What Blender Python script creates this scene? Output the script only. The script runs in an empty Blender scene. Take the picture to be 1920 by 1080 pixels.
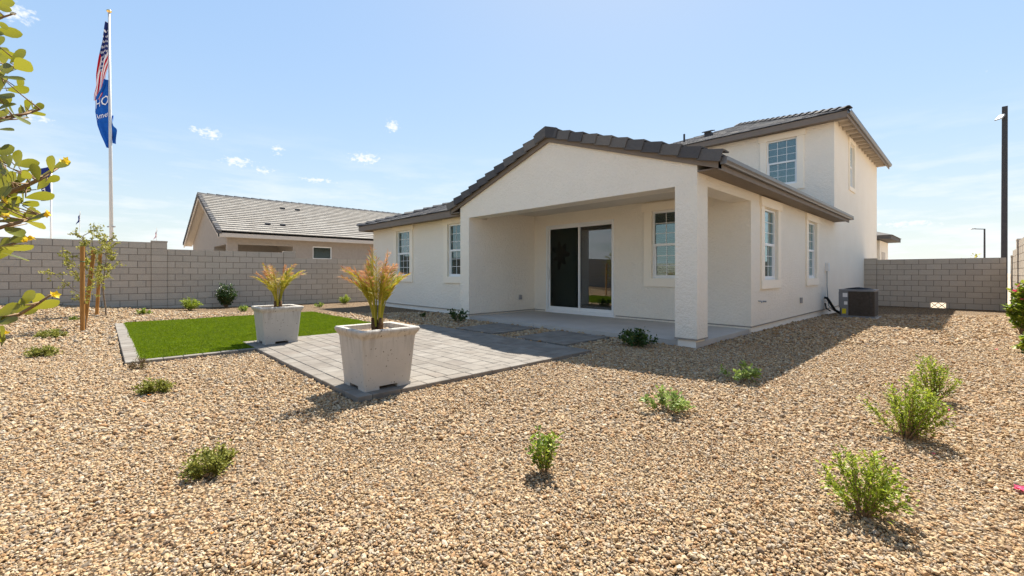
import bpy, bmesh, math, random
import numpy as np
from mathutils import Vector, Matrix, Euler

random.seed(7)
np.random.seed(7)
R = math.radians
sc = bpy.context.scene
col = sc.collection

# ------------------------------------------------------------------ camera
CAM_H = 1.2
cam_d = bpy.data.cameras.new('camera')
cam = bpy.data.objects.new('camera', cam_d)
col.objects.link(cam)
cam.location = (0, 0, CAM_H)
cam.rotation_euler = (R(90), 0, R(46.63))
cam_d.sensor_width = 36
cam_d.lens = 36 * 815 / 1920
cam_d.shift_y = -28 / 1920
cam_d.clip_end = 6000
cam_d.clip_start = 0.05
sc.camera = cam

# ------------------------------------------------------------------ light
SUN = Vector((-0.338, 0.59, 1.0)).normalized()      # towards the sun
SUN_EL = math.asin(SUN.z)
SUN_AZ = math.atan2(SUN.x, SUN.y)
sun_d = bpy.data.lights.new('sun', 'SUN')
sun_d.energy = 4.4
sun_d.angle = R(0.53)
sun_d.color = (1.0, 0.945, 0.86)
sun = bpy.data.objects.new('sun', sun_d)
col.objects.link(sun)
sun.location = (0, 0, 30)
sun.rotation_euler = (-SUN).to_track_quat('-Z', 'Y').to_euler()

world = bpy.data.worlds.new('World')
sc.world = world
world.use_nodes = True
sc.view_settings.view_transform = 'Standard'
sc.view_settings.look = 'None'
sc.view_settings.gamma = 1
sc.view_settings.exposure = 1.4
SKY_STRENGTH = 0.15


def build_world():
    nt = world.node_tree
    nt.nodes.clear()
    N = nt.nodes.new
    L = nt.links.new
    out = N('ShaderNodeOutputWorld')
    bg = N('ShaderNodeBackground')
    bg.inputs['Strength'].default_value = SKY_STRENGTH
    sky = N('ShaderNodeTexSky')
    sky.sky_type = 'NISHITA'
    sky.sun_disc = False
    sky.sun_elevation = SUN_EL
    sky.sun_rotation = SUN_AZ
    sky.altitude = 350
    sky.air_density = 1.0
    sky.dust_density = 0.7
    sky.ozone_density = 1.5
    tc = N('ShaderNodeTexCoord')
    sep = N('ShaderNodeSeparateXYZ')
    L(tc.outputs['Generated'], sep.inputs[0])

    def math_n(op, a, b=None, c=None):
        n = N('ShaderNodeMath')
        n.operation = op
        for i, v in enumerate((a, b, c)):
            if v is None:
                continue
            if isinstance(v, (int, float)):
                n.inputs[i].default_value = v
            else:
                L(v, n.inputs[i])
        return n.outputs[0]
    az = math_n('ARCTAN2', sep.outputs['X'], sep.outputs['Y'])
    el = math_n('ARCSINE', sep.outputs['Z'])
    # general thin cloud field, stretched sideways, strongest low over the horizon
    comb = N('ShaderNodeCombineXYZ')
    L(math_n('MULTIPLY', az, 5.0), comb.inputs[0])
    L(math_n('MULTIPLY', el, 26.0), comb.inputs[1])
    n1 = N('ShaderNodeTexNoise')
    n1.inputs['Scale'].default_value = 1.0
    n1.inputs['Detail'].default_value = 7
    n1.inputs['Roughness'].default_value = 0.6
    L(comb.outputs[0], n1.inputs['Vector'])
    low = math_n('SMOOTH_MAX', math_n('MULTIPLY_ADD', el, -3.4, 1.0), 0.0, 0.05)
    mr = N('ShaderNodeMapRange')
    mr.inputs['From Min'].default_value = 0.46
    mr.inputs['From Max'].default_value = 0.72
    L(n1.outputs['Fac'], mr.inputs['Value'])
    field = math_n('MULTIPLY', math_n('MULTIPLY', mr.outputs[0], low), 0.95)
    # small fair-weather puffs
    comb2 = N('ShaderNodeCombineXYZ')
    L(math_n('MULTIPLY', az, 26.0), comb2.inputs[0])
    L(math_n('MULTIPLY', el, 40.0), comb2.inputs[1])
    n2 = N('ShaderNodeTexNoise')
    n2.inputs['Scale'].default_value = 4.2
    n2.inputs['Detail'].default_value = 6
    n2.inputs['Roughness'].default_value = 0.62
    L(comb2.outputs[0], n2.inputs['Vector'])
    th = R(46.63)
    fw = Vector((-math.sin(th), math.cos(th), 0))
    rt = Vector((math.cos(th), math.sin(th), 0))

    def heading(px, py):
        v = (fw + rt * ((px - 960) / 815) + Vector((0, 0, (512 - py) / 815))).normalized()
        return math.atan2(v.x, v.y), math.asin(v.z), 1 / (1 + ((px - 960) / 815) ** 2)
    puffs = []
    for px, py, sx, sy, amp in ((30, 24, 34, 12, 1.0), (70, 222, 26, 5, .9), (736, 237, 9, 8, 1.15), (684, 297, 20, 7, 1.1), (396, 251, 15, 7, 1.1), (364, 243, 8, 5, .8),
                                (520, 281, 9, 8, .8), (445, 303, 22, 7, 1.0), (497, 320, 14, 5, .8), (597, 338, 26, 4, .8), (1700, 420, 50, 5, .8), (1836, 136, 20, 4, .35)):
        a0, e0, k = heading(px, py)
        puffs.append((a0, e0, sx / 815 * k, sy / 815 * math.sqrt(k), amp))
    for a0, e0 in ((0.5, 0.3), (1.6, 0.35), (2.6, 0.25), (-2.3, 0.3), (-2.0, 0.42), (0.9, 0.45)):
        puffs.append((a0, e0, .03, .01, 1.0))
    acc = None
    for a0, e0, sa, se, amp in puffs:
        da = math_n('DIVIDE', math_n('SUBTRACT', az, a0), sa)
        de = math_n('DIVIDE', math_n('SUBTRACT', el, e0), se)
        q = math_n('ADD', math_n('MULTIPLY', da, da), math_n('MULTIPLY', de, de))
        g = math_n('MULTIPLY', math_n('EXPONENT', math_n('MULTIPLY', q, -0.5)), amp)
        acc = g if acc is None else math_n('ADD', acc, g)
    mr2 = N('ShaderNodeMapRange')
    mr2.inputs['From Min'].default_value = 0.86
    mr2.inputs['From Max'].default_value = 1.22
    L(math_n('MULTIPLY_ADD', n2.outputs['Fac'], 1.35, math_n('MULTIPLY', math_n('MINIMUM', acc, 1.0), 0.42)),
      mr2.inputs['Value'])
    puff = math_n('MULTIPLY', mr2.outputs[0], math_n('MINIMUM', math_n('MULTIPLY', acc, 2.2), 1.0))
    hz = math_n('MULTIPLY', math_n('EXPONENT', math_n('MULTIPLY', math_n('ABSOLUTE', el), -6.5)), 0.80)
    fac = math_n('MINIMUM', math_n('ADD', math_n('ADD', field, hz), puff), 0.95)
    # bright hazy summer sky: the dome's range is narrowed evenly in every direction
    bw = N('ShaderNodeRGBToBW')
    L(sky.outputs[0], bw.inputs[0])
    gain = math_n('MULTIPLY', math_n('POWER', bw.outputs[0], -0.64), 1.03)
    vs = N('ShaderNodeVectorMath')
    vs.operation = 'SCALE'
    L(sky.outputs[0], vs.inputs[0])
    L(gain, vs.inputs['Scale'])
    mix = N('ShaderNodeMix')
    mix.data_type = 'RGBA'
    L(fac, mix.inputs['Factor'])
    hs = N('ShaderNodeHueSaturation')
    hs.inputs['Saturation'].default_value = 0.97
    L(vs.outputs[0], hs.inputs['Color'])
    tint = N('ShaderNodeVectorMath')
    tint.operation = 'MULTIPLY'
    tint.inputs[1].default_value = (0.96, 1.0, 0.94)
    L(hs.outputs[0], tint.inputs[0])
    L(tint.outputs[0], mix.inputs['A'])
    mix.inputs['B'].default_value = (2.6, 2.7, 2.78, 1)
    L(mix.outputs['Result'], bg.inputs['Color'])
    L(bg.outputs[0], out.inputs[0])


build_world()

# ------------------------------------------------------------------ helpers
MATS = {}


class NT:
    """small wrapper that builds a Principled material"""

    def __init__(self, name, rough=0.8, spec=0.3):
        m = bpy.data.materials.new(name)
        m.use_nodes = True
        self.m = m
        self.t = m.node_tree
        self.b = self.t.nodes['Principled BSDF']
        self.out = self.t.nodes['Material Output']
        self.b.inputs['Roughness'].default_value = rough
        self.b.inputs['Specular IOR Level'].default_value = spec
        MATS[name] = m

    def n(self, kind, **kw):
        nd = self.t.nodes.new(kind)
        for k, v in kw.items():
            if k in nd.inputs:
                nd.inputs[k].default_value = v
            else:
                setattr(nd, k, v)
        return nd

    def l(self, a, b):
        self.t.links.new(a, b)

    def coord(self, kind='Object', scale=(1, 1, 1)):
        tc = self.n('ShaderNodeTexCoord')
        mp = self.n('ShaderNodeMapping')
        mp.inputs['Scale'].default_value = scale
        self.l(tc.outputs[kind], mp.inputs['Vector'])
        return mp.outputs[0]

    def world_pos(self, scale=(1, 1, 1)):
        g = self.n('ShaderNodeNewGeometry')
        mp = self.n('ShaderNodeMapping')
        mp.inputs['Scale'].default_value = scale
        self.l(g.outputs['Position'], mp.inputs['Vector'])
        return mp.outputs[0]

    def noise(self, vec, scale, detail=4, rough=0.55):
        nd = self.n('ShaderNodeTexNoise')
        nd.inputs['Scale'].default_value = scale
        nd.inputs['Detail'].default_value = detail
        nd.inputs['Roughness'].default_value = rough
        self.l(vec, nd.inputs['Vector'])
        return nd.outputs['Fac']

    def ramp(self, fac, stops, interp='LINEAR'):
        nd = self.n('ShaderNodeValToRGB')
        cr = nd.color_ramp
        cr.interpolation = interp
        while len(cr.elements) < len(stops):
            cr.elements.new(0.5)
        for e, (p, c) in zip(cr.elements, stops):
            e.position = p
            e.color = (c[0], c[1], c[2], 1) if len(c) == 3 else c
        self.l(fac, nd.inputs[0])
        return nd.outputs[0]

    def mixc(self, fac, a, b, mode='MIX'):
        nd = self.n('ShaderNodeMix')
        nd.data_type = 'RGBA'
        nd.blend_type = mode
        for s, v in (('Factor', fac), ('A', a), ('B', b)):
            if isinstance(v, (int, float)):
                nd.inputs[s].default_value = v
            elif isinstance(v, tuple):
                nd.inputs[s].default_value = (v[0], v[1], v[2], 1)
            else:
                self.l(v, nd.inputs[s])
        return nd.outputs['Result']

    def mul(self, a, b):
        return self.math('MULTIPLY', a, b)

    def math(self, op, a, b=None):
        nd = self.n('ShaderNodeMath')
        nd.operation = op
        for i, v in enumerate((a, b)):
            if v is None:
                continue
            if isinstance(v, (int, float)):
                nd.inputs[i].default_value = v
            else:
                self.l(v, nd.inputs[i])
        return nd.outputs[0]

    def base(self, c):
        if isinstance(c, tuple):
            self.b.inputs['Base Color'].default_value = (c[0], c[1], c[2], 1)
        else:
            self.l(c, self.b.inputs['Base Color'])

    def bump(self, h, strength=0.5, dist=0.01):
        nd = self.n('ShaderNodeBump')
        nd.inputs['Strength'].default_value = strength
        nd.inputs['Distance'].default_value = dist
        self.l(h, nd.inputs['Height'])
        self.l(nd.outputs[0], self.b.inputs['Normal'])
        return nd


def plain(name, c, rough=0.6, spec=0.3, metal=0.0, var=0.08, scale=6.0):
    k = NT(name, rough, spec)
    v = k.world_pos()
    f = k.noise(v, scale, 5)
    lo = tuple(x * (1 - var) for x in c)
    hi = tuple(min(1, x * (1 + var)) for x in c)
    k.base(k.ramp(f, [(0.3, lo), (0.7, hi)]))
    k.b.inputs['Metallic'].default_value = metal
    return k.m


def island_mat(name, stops, rough=0.6, spec=0.3, translucent=0.0, tl_col=None, interp='LINEAR', var=0.15):
    """colour varies from piece to piece of one mesh"""
    k = NT(name, rough, spec)
    g = k.n('ShaderNodeNewGeometry')
    c = k.ramp(g.outputs['Random Per Island'], stops, interp)
    f = k.noise(k.world_pos(), 9.0, 4)
    c = k.mixc(var, c, k.ramp(f, [(0.25, (0.25, 0.25, 0.25)), (0.75, (1, 1, 1))]), 'MULTIPLY')
    k.base(c)
    if translucent > 0:
        tr = k.n('ShaderNodeBsdfTranslucent')
        if tl_col:
            k.l(k.mixc(0.6, c, tl_col), tr.inputs['Color'])
        else:
            k.l(c, tr.inputs['Color'])
        ms = k.n('ShaderNodeMixShader')
        ms.inputs[0].default_value = translucent
        k.l(k.b.outputs[0], ms.inputs[1])
        k.l(tr.outputs[0], ms.inputs[2])
        k.l(ms.outputs[0], k.out.inputs[0])
    return k.m


class MB:
    def __init__(self):
        self.v = []
        self.f = []

    def add(self, vs, fs):
        o = len(self.v)
        self.v.extend([tuple(p) for p in vs])
        self.f.extend([tuple(i + o for i in f) for f in fs])
        return self

    def box(self, x0, x1, y0, y1, z0, z1):
        if x1 < x0: x0, x1 = x1, x0
        if y1 < y0: y0, y1 = y1, y0
        if z1 < z0: z0, z1 = z1, z0
        return self.add([(x0, y0, z0), (x1, y0, z0), (x1, y1, z0), (x0, y1, z0),
                         (x0, y0, z1), (x1, y0, z1), (x1, y1, z1), (x0, y1, z1)],
                        [(0, 3, 2, 1), (4, 5, 6, 7), (0, 1, 5, 4), (1, 2, 6, 5), (2, 3, 7, 6), (3, 0, 4, 7)])

    def hexa(self, p):
        """8 points: bottom 0-3, top 4-7"""
        return self.add(p, [(0, 3, 2, 1), (4, 5, 6, 7), (0, 1, 5, 4), (1, 2, 6, 5), (2, 3, 7, 6), (3, 0, 4, 7)])

    def tube(self, pts, rad, seg=8, cap=True):
        pts = [Vector(p) for p in pts]
        rr = rad if isinstance(rad, (list, tuple)) else [rad] * len(pts)
        o = len(self.v)
        for i, p in enumerate(pts):
            t = (pts[min(i + 1, len(pts) - 1)] - pts[max(i - 1, 0)]).normalized()
            up = Vector((0, 0, 1)) if abs(t.z) < 0.95 else Vector((1, 0, 0))
            a = t.cross(up).normalized()
            b = t.cross(a).normalized()
            for k in range(seg):
                an = 2 * math.pi * k / seg
                self.v.append(tuple(p + (a * math.cos(an) + b * math.sin(an)) * rr[i]))
        for i in range(len(pts) - 1):
            for k in range(seg):
                k2 = (k + 1) % seg
                self.f.append((o + i * seg + k, o + i * seg + k2, o + (i + 1) * seg + k2, o + (i + 1) * seg + k))
        if cap:
            self.f.append(tuple(o + k for k in range(seg)))
            self.f.append(tuple(o + (len(pts) - 1) * seg + k for k in reversed(range(seg))))
        return self

    def prism(self, poly, fn, d0, d1):
        """poly: 2-D outline; fn(u, v, d) -> point"""
        n = len(poly)
        o = len(self.v)
        for d in (d0, d1):
            for u, v in poly:
                self.v.append(tuple(fn(u, v, d)))
        self.f.append(tuple(o + i for i in reversed(range(n))))
        self.f.append(tuple(o + n + i for i in range(n)))
        for i in range(n):
            j = (i + 1) % n
            self.f.append((o + i, o + j, o + n + j, o + n + i))
        return self

    def build(self, name, mat, parent=None, loc=None, smooth=False, bevel=0.0, recalc=True):
        org = Vector((0, 0, 0))
        if parent is not None:
            p = parent
            while p is not None:
                org += p.location
                p = p.parent
        elif loc is not None:
            org = Vector(loc)
        me = bpy.data.meshes.new(name)
        me.from_pydata([(x - org.x, y - org.y, z - org.z) for x, y, z in self.v], [], self.f)
        if recalc or bevel:
            bm = bmesh.new()
            bm.from_mesh(me)
            if bevel:
                bmesh.ops.bevel(bm, geom=list(bm.edges), offset=bevel, segments=2, affect='EDGES', profile=0.6)
            bmesh.ops.recalc_face_normals(bm, faces=bm.faces)
            bm.to_mesh(me)
            bm.free()
        if smooth:
            me.polygons.foreach_set('use_smooth', [True] * len(me.polygons))
        if isinstance(mat, str):
            mat = MATS[mat]
        me.materials.append(mat)
        o = bpy.data.objects.new(name, me)
        col.objects.link(o)
        if parent is not None:
            o.parent = parent
        elif loc is not None:
            o.location = loc
        return o


def tag(o, label=None, cat=None, group=None, kind=None):
    if label: o['label'] = label
    if cat: o['category'] = cat
    if group: o['group'] = group
    if kind: o['kind'] = kind
    return o


def thing(name, loc, label, cat, group=None):
    o = bpy.data.objects.new(name, None)
    o.empty_display_size = 0.2
    col.objects.link(o)
    o.location = loc
    return tag(o, label, cat, group)


def origin_of(o):
    v = Vector((0, 0, 0))
    while o is not None:
        v += o.location
        o = o.parent
    return v


def instance(mesh, name, parent, pos, rot=(0, 0, 0), scale=(1, 1, 1)):
    o = bpy.data.objects.new(name, mesh)
    col.objects.link(o)
    o.parent = parent
    o.location = Vector(pos) - origin_of(parent)
    o.rotation_euler = rot
    o.scale = scale
    return o


CF = Vector((-math.sin(R(46.63)), math.cos(R(46.63)), 0))
CR = Vector((math.cos(R(46.63)), math.sin(R(46.63)), 0))


def spot(px, py, d):
    """world point that lies d metres in front of the photographer in the given sight line"""
    return Vector((0, 0, CAM_H)) + CF * d + CR * ((px - 960) / 815 * d) + Vector((0, 0, (512 - py) / 815 * d))


def gz(x, y):
    m = 0.42 * math.exp(-((x + 18.6) ** 2 + (y + 3.2) ** 2) / (2 * 2.6 ** 2))
    b = -0.09 * min(1, max(0, (y - 10) / 10))
    return m + b


# ------------------------------------------------------------------ materials
def make_materials():
    # stucco: sprayed, slightly uneven relief
    k = NT('stucco', 0.92, 0.1)
    v = k.world_pos()
    big = k.noise(v, 1.3, 3)
    fine = k.noise(v, 26, 6, 0.68)
    mid = k.noise(v, 11, 3, 0.6)
    k.base(k.mixc(k.mul(fine, 0.34), k.ramp(big, [(0.3, (0.92, 0.84, 0.71)), (0.7, (0.95, 0.875, 0.75))]),
                  (0.66, 0.60, 0.51)))
    h = k.math('ADD', k.mul(fine, 1.0), k.mul(mid, 0.6))
    k.bump(h, 0.95, 0.030)
    k = NT('stucco_trim', 0.9, 0.1)
    v = k.world_pos()
    fine = k.noise(v, 34, 5, 0.65)
    k.base(k.mixc(k.mul(fine, 0.25), (0.94, 0.85, 0.705), (0.81, 0.715, 0.575)))
    k.bump(fine, 0.5, 0.012)
    plain('plinth', (0.88, 0.82, 0.72), 0.85, 0.15, var=0.05, scale=3)
    plain('screed', (0.30, 0.27, 0.235), 0.7, 0.2, var=0.04)
    plain('porch_ceiling', (0.72, 0.66, 0.57), 0.9, 0.1, var=0.03)
    plain('white_vinyl', (0.82, 0.82, 0.80), 0.35, 0.4, var=0.02)
    plain('fascia', (0.20, 0.165, 0.135), 0.7, 0.25, var=0.06)
    plain('gutter', (0.15, 0.145, 0.145), 0.4, 0.4, metal=0.3, var=0.06)
    plain('dark_metal', (0.035, 0.033, 0.035), 0.5, 0.4, var=0.1)
    plain('black_rubber', (0.015, 0.015, 0.015), 0.7, 0.2, var=0.1)
    plain('grey_box', (0.30, 0.30, 0.30), 0.5, 0.4, var=0.06)
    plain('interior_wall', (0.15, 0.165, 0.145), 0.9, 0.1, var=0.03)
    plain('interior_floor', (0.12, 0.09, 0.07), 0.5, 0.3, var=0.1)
    plain('wall_art', (0.012, 0.006, 0.005), 0.6, 0.3, var=0.25)
    plain('blind', (0.50, 0.50, 0.48), 0.6, 0.3, var=0.02)
    plain('white_paint', (0.72, 0.72, 0.70), 0.4, 0.4, var=0.03)
    plain('grey_paint', (0.50, 0.50, 0.50), 0.4, 0.4, var=0.03)
    plain('gold', (0.75, 0.52, 0.2), 0.25, 0.5, metal=0.9, var=0.03)
    # concrete slab
    k = NT('slab', 0.8, 0.25)
    v = k.world_pos()
    k.base(k.ramp(k.noise(v, 1.8, 6, 0.6), [(0.3, (0.42, 0.385, 0.34)), (0.7, (0.50, 0.46, 0.41))]))
    k.bump(k.noise(v, 60, 4), 0.2, 0.004)
    # block wall
    k = NT('block', 0.92, 0.1)
    oi = k.n('ShaderNodeObjectInfo')
    v = k.world_pos()
    c = k.ramp(oi.outputs['Random'], [(0.0, (0.51, 0.435, 0.35)), (0.5, (0.535, 0.46, 0.37)), (1.0, (0.57, 0.49, 0.395))])
    streak = k.noise(k.world_pos((6, 6, 45)), 1.0, 4)
    gr = k.noise(v, 45, 5, 0.7)
    c = k.mixc(0.22, c, k.ramp(gr, [(0.3, (0.3, 0.3, 0.3)), (0.7, (1, 1, 1))]), 'MULTIPLY')
    c = k.mixc(0.15, c, k.ramp(streak, [(0.3, (0.45, 0.43, 0.42)), (0.7, (1, 1, 1))]), 'MULTIPLY')
    k.base(c)
    k.bump(gr, 0.5, 0.01)
    plain('mortar', (0.19, 0.165, 0.14), 0.95, 0.05, var=0.12, scale=20)
    # roof tiles
    k = NT('tile_dark', 0.9, 0.12)
    oi = k.n('ShaderNodeObjectInfo')
    g = k.n('ShaderNodeNewGeometry')
    rnd = k.math('FRACT', k.math('ADD', oi.outputs['Random'], g.outputs['Random Per Island']))
    c = k.ramp(rnd, [(0.0, (0.078, 0.077, 0.082)), (0.5, (0.108, 0.106, 0.108)), (0.85, (0.155, 0.146, 0.138)), (1.0, (0.21, 0.19, 0.168))])
    gr = k.noise(k.world_pos(), 35, 5, 0.7)
    c = k.mixc(0.35, c, k.ramp(gr, [(0.3, (0.4, 0.4, 0.4)), (0.75, (1, 1, 1))]), 'MULTIPLY')
    k.base(c)
    k.bump(gr, 0.3, 0.008)
    k = NT('tile_light', 0.9, 0.1)
    g = k.n('ShaderNodeNewGeometry')
    c = k.ramp(g.outputs['Random Per Island'], [(0.0, (0.27, 0.245, 0.21)), (0.6, (0.30, 0.275, 0.24)), (1.0, (0.335, 0.31, 0.27))])
    gr = k.noise(k.world_pos(), 20, 4, 0.7)
    k.base(k.mixc(0.2, c, k.ramp(gr, [(0.3, (0.5, 0.5, 0.5)), (0.7, (1, 1, 1))]), 'MULTIPLY'))
    k.bump(gr, 0.3, 0.01)
    plain('underlay', (0.04, 0.037, 0.035), 0.9, 0.1)
    plain('taupe_stucco', (0.33, 0.29, 0.25), 0.92, 0.1, var=0.06, scale=8)
    plain('taupe_trim', (0.55, 0.49, 0.42), 0.8, 0.2, var=0.04)
    # glass
    for nm, tint, base, kf in (('window_glass', (0.68, 0.88, 0.93), 0.10, 1.5), ('door_glass', (0.86, 0.86, 0.90), 0.05, 1.5), ('screened_glass', (0.5, 0.5, 0.5), 0.0, 0.35)):
        k = NT(nm)
        k.t.nodes.remove(k.b)
        lw = k.n('ShaderNodeFresnel')
        lw.inputs['IOR'].default_value = 1.5
        fac = k.math('MINIMUM', k.math('ADD', k.math('MULTIPLY', lw.outputs[0], kf), base), 1.0)
        gl = k.n('ShaderNodeBsdfGlossy')
        gl.inputs['Roughness'].default_value = 0.0
        gl.inputs['Color'].default_value = (*tint, 1)
        tr = k.n('ShaderNodeBsdfTransparent')
        tr.inputs['Color'].default_value = (0.62, 0.66, 0.64, 1)
        ms = k.n('ShaderNodeMixShader')
        k.l(fac, ms.inputs[0])
        k.l(tr.outputs[0], ms.inputs[1])
        k.l(gl.outputs[0], ms.inputs[2])
        k.l(ms.outputs[0], k.out.inputs[0])
    # lamps inside
    k = NT('lamp_disc')
    k.b.inputs['Emission Color'].default_value = (1, 0.85, 0.62, 1)
    k.b.inputs['Emission Strength'].default_value = 6.0
    # pebbles
    PEB = [(0.0, (0.46, 0.295, 0.145)), (0.10, (0.56, 0.42, 0.25)), (0.20, (0.40, 0.25, 0.125)), (0.30, (0.60, 0.475, 0.31)),
           (0.40, (0.50, 0.355, 0.195)), (0.50, (0.37, 0.215, 0.10)), (0.58, (0.30, 0.24, 0.175)), (0.66, (0.63, 0.54, 0.40)),
           (0.74, (0.47, 0.275, 0.13)), (0.82, (0.23, 0.175, 0.125)), (0.90, (0.53, 0.405, 0.255)), (1.0, (0.40, 0.345, 0.28))]
    k = NT('pebble', 0.8, 0.25)
    oi = k.n('ShaderNodeObjectInfo')
    c = k.ramp(oi.outputs['Random'], PEB)
    f = k.noise(k.coord('Object'), 1.6, 4)
    k.base(k.mixc(0.65, c, k.ramp(f, [(0.3, (0.50, 0.47, 0.43)), (0.7, (0.88, 0.86, 0.82))]), 'MULTIPLY'))
    # gravel sheet: the same stones as colour and relief
    k = NT('gravel_bed', 0.85, 0.2)
    v = k.world_pos()
    vo = k.n('ShaderNodeTexVoronoi')
    vo.inputs['Scale'].default_value = 48
    vo.inputs['Randomness'].default_value = 1.0
    k.l(v, vo.inputs['Vector'])
    sx = k.n('ShaderNodeSeparateColor')
    k.l(vo.outputs['Color'], sx.inputs[0])
    c = k.ramp(sx.outputs[0], PEB)
    edge = k.ramp(vo.outputs['Distance'], [(0.22, (0.78, 0.75, 0.69)), (0.58, (0.18, 0.15, 0.12))])
    c = k.mixc(1.0, c, edge, 'MULTIPLY')
    k.base(c)
    k.bump(k.math('SUBTRACT', 1.0, vo.outputs['Distance']), 1.0, 0.02)
    # desert beyond the walls
    k = NT('desert', 0.95, 0.1)
    v = k.world_pos()
    f = k.noise(v, 0.05, 6)
    k.base(k.ramp(f, [(0.3, (0.36, 0.28, 0.20)), (0.7, (0.46, 0.37, 0.27))]))
    k.bump(k.noise(v, 6, 6), 0.6, 0.05)
    # pavers
    k = NT('paver', 0.85, 0.2)
    oi = k.n('ShaderNodeObjectInfo')
    v = k.world_pos()
    c = k.ramp(oi.outputs['Random'], [(0.0, (0.20, 0.175, 0.145)), (0.35, (0.23, 0.205, 0.172)), (0.7, (0.25, 0.226, 0.192)), (1.0, (0.212, 0.182, 0.15))])
    cl = k.noise(v, 5.5, 5, 0.6)
    c = k.mixc(0.5, c, k.ramp(cl, [(0.35, (0.55, 0.54, 0.54)), (0.65, (1, 1, 1))]), 'MULTIPLY')
    gr = k.noise(v, 130, 4, 0.7)
    c = k.mixc(0.2, c, k.ramp(gr, [(0.3, (0.5, 0.5, 0.5)), (0.7, (1, 1, 1))]), 'MULTIPLY')
    k.base(c)
    k.bump(gr, 0.3, 0.004)
    plain('joint_sand', (0.24, 0.21, 0.175), 0.95, 0.05, var=0.15, scale=40)
    # cast concrete planter with stains and pits
    k = NT('planter_concrete', 0.85, 0.2)
    v = k.coord('Object')
    cl = k.noise(v, 5, 6, 0.6)
    c = k.ramp(cl, [(0.3, (0.44, 0.41, 0.36)), (0.75, (0.50, 0.47, 0.415))])
    st = k.noise(k.coord('Object', (30, 30, 0.9)), 1.0, 3, 0.6)
    up = k.n('ShaderNodeTexCoord')
    sz = k.n('ShaderNodeSeparateXYZ')
    k.l(up.outputs['Object'], sz.inputs[0])
    near_rim = k.ramp(sz.outputs['Z'], [(0.30, (0.02, 0.02, 0.02)), (0.50, (1, 1, 1))])
    c = k.mixc(k.mul(near_rim, 0.42), c, k.ramp(st, [(0.40, (0.50, 0.46, 0.41)), (0.52, (1, 1, 1))]), 'MULTIPLY')
    pits = k.noise(v, 42, 1, 0.4)
    pm = k.ramp(pits, [(0.72, (1, 1, 1)), (0.75, (0.3, 0.28, 0.25))])
    c = k.mixc(1.0, c, pm, 'MULTIPLY')
    k.base(c)
    hh = k.math('ADD', k.mul(k.noise(v, 70, 4), 0.35), pm)
    k.bump(hh, 0.4, 0.006)
    # turf
    k = NT('turf_base', 0.95, 0.05)
    k.base(k.ramp(k.noise(k.world_pos(), 30, 4), [(0.3, (0.08, 0.14, 0.002)), (0.7, (0.12, 0.19, 0.004))]))
    k = NT('turf_blade', 0.6, 0.2)
    oi = k.n('ShaderNodeObjectInfo')
    c = k.ramp(oi.outputs['Random'], [(0.0, (0.10, 0.155, 0.001)), (0.45, (0.145, 0.215, 0.0015)), (0.8, (0.185, 0.26, 0.002)), (1.0, (0.22, 0.27, 0.008))])
    c = k.mixc(0.30, c, k.ramp(k.noise(k.world_pos(), 1.6, 5, 0.65), [(0.35, (0.55, 0.55, 0.5)), (0.65, (1, 1, 1))]), 'MULTIPLY')
    k.base(c)
    tr = k.n('ShaderNodeBsdfTranslucent')
    k.l(c, tr.inputs['Color'])
    ms = k.n('ShaderNodeMixShader')
    ms.inputs[0].default_value = 0.4
    k.l(k.b.outputs[0], ms.inputs[1])
    k.l(tr.outputs[0], ms.inputs[2])
    k.l(ms.outputs[0], k.out.inputs[0])
    # plants
    island_mat('leaf_lime', [(0, (0.13, 0.19, 0.015)), (0.5, (0.27, 0.35, 0.025)), (1, (0.50, 0.55, 0.07))], 0.5, 0.3, 0.4)
    island_mat('leaf_green', [(0, (0.12, 0.18, 0.015)), (0.6, (0.22, 0.32, 0.03)), (1, (0.42, 0.46, 0.06))], 0.45, 0.4, 0.35)
    island_mat('leaf_silver', [(0, (0.17, 0.25, 0.05)), (0.5, (0.28, 0.38, 0.09)), (1, (0.42, 0.50, 0.18))], 0.5, 0.3, 0.35)
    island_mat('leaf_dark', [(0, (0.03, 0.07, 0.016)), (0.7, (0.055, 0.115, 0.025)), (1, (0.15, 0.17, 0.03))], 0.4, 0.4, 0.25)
    island_mat('leaf_olive', [(0, (0.14, 0.15, 0.02)), (0.6, (0.25, 0.26, 0.04)), (1, (0.42, 0.40, 0.10))], 0.55, 0.3, 0.35)
    island_mat('leaf_brown', [(0, (0.10, 0.06, 0.03)), (0.6, (0.18, 0.12, 0.06)), (1, (0.14, 0.16, 0.05))], 0.8, 0.1, 0.2)
    island_mat('leaf_tree', [(0, (0.22, 0.22, 0.03)), (0.5, (0.38, 0.37, 0.06)), (1, (0.58, 0.52, 0.14))], 0.5, 0.3, 0.4)
    island_mat('leaf_broad', [(0, (0.07, 0.09, 0.012)), (0.5, (0.13, 0.15, 0.02)), (1, (0.22, 0.22, 0.03))], 0.38, 0.45, 0.33, (0.42, 0.40, 0.03))
    island_mat('palm_green', [(0, (0.26, 0.26, 0.02)), (0.5, (0.42, 0.39, 0.03)), (1, (0.58, 0.46, 0.06))], 0.55, 0.3, 0.35)
    island_mat('palm_dry', [(0, (0.40, 0.15, 0.055)), (0.5, (0.54, 0.25, 0.10)), (1, (0.66, 0.40, 0.20))], 0.75, 0.2, 0.3)
    island_mat('petal_yellow', [(0, (0.75, 0.48, 0.02)), (1, (0.85, 0.66, 0.05))], 0.5, 0.2, 0.3)
    island_mat('petal_pink', [(0, (0.72, 0.04, 0.16)), (1, (0.85, 0.16, 0.28))], 0.5, 0.2, 0.3)
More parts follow.
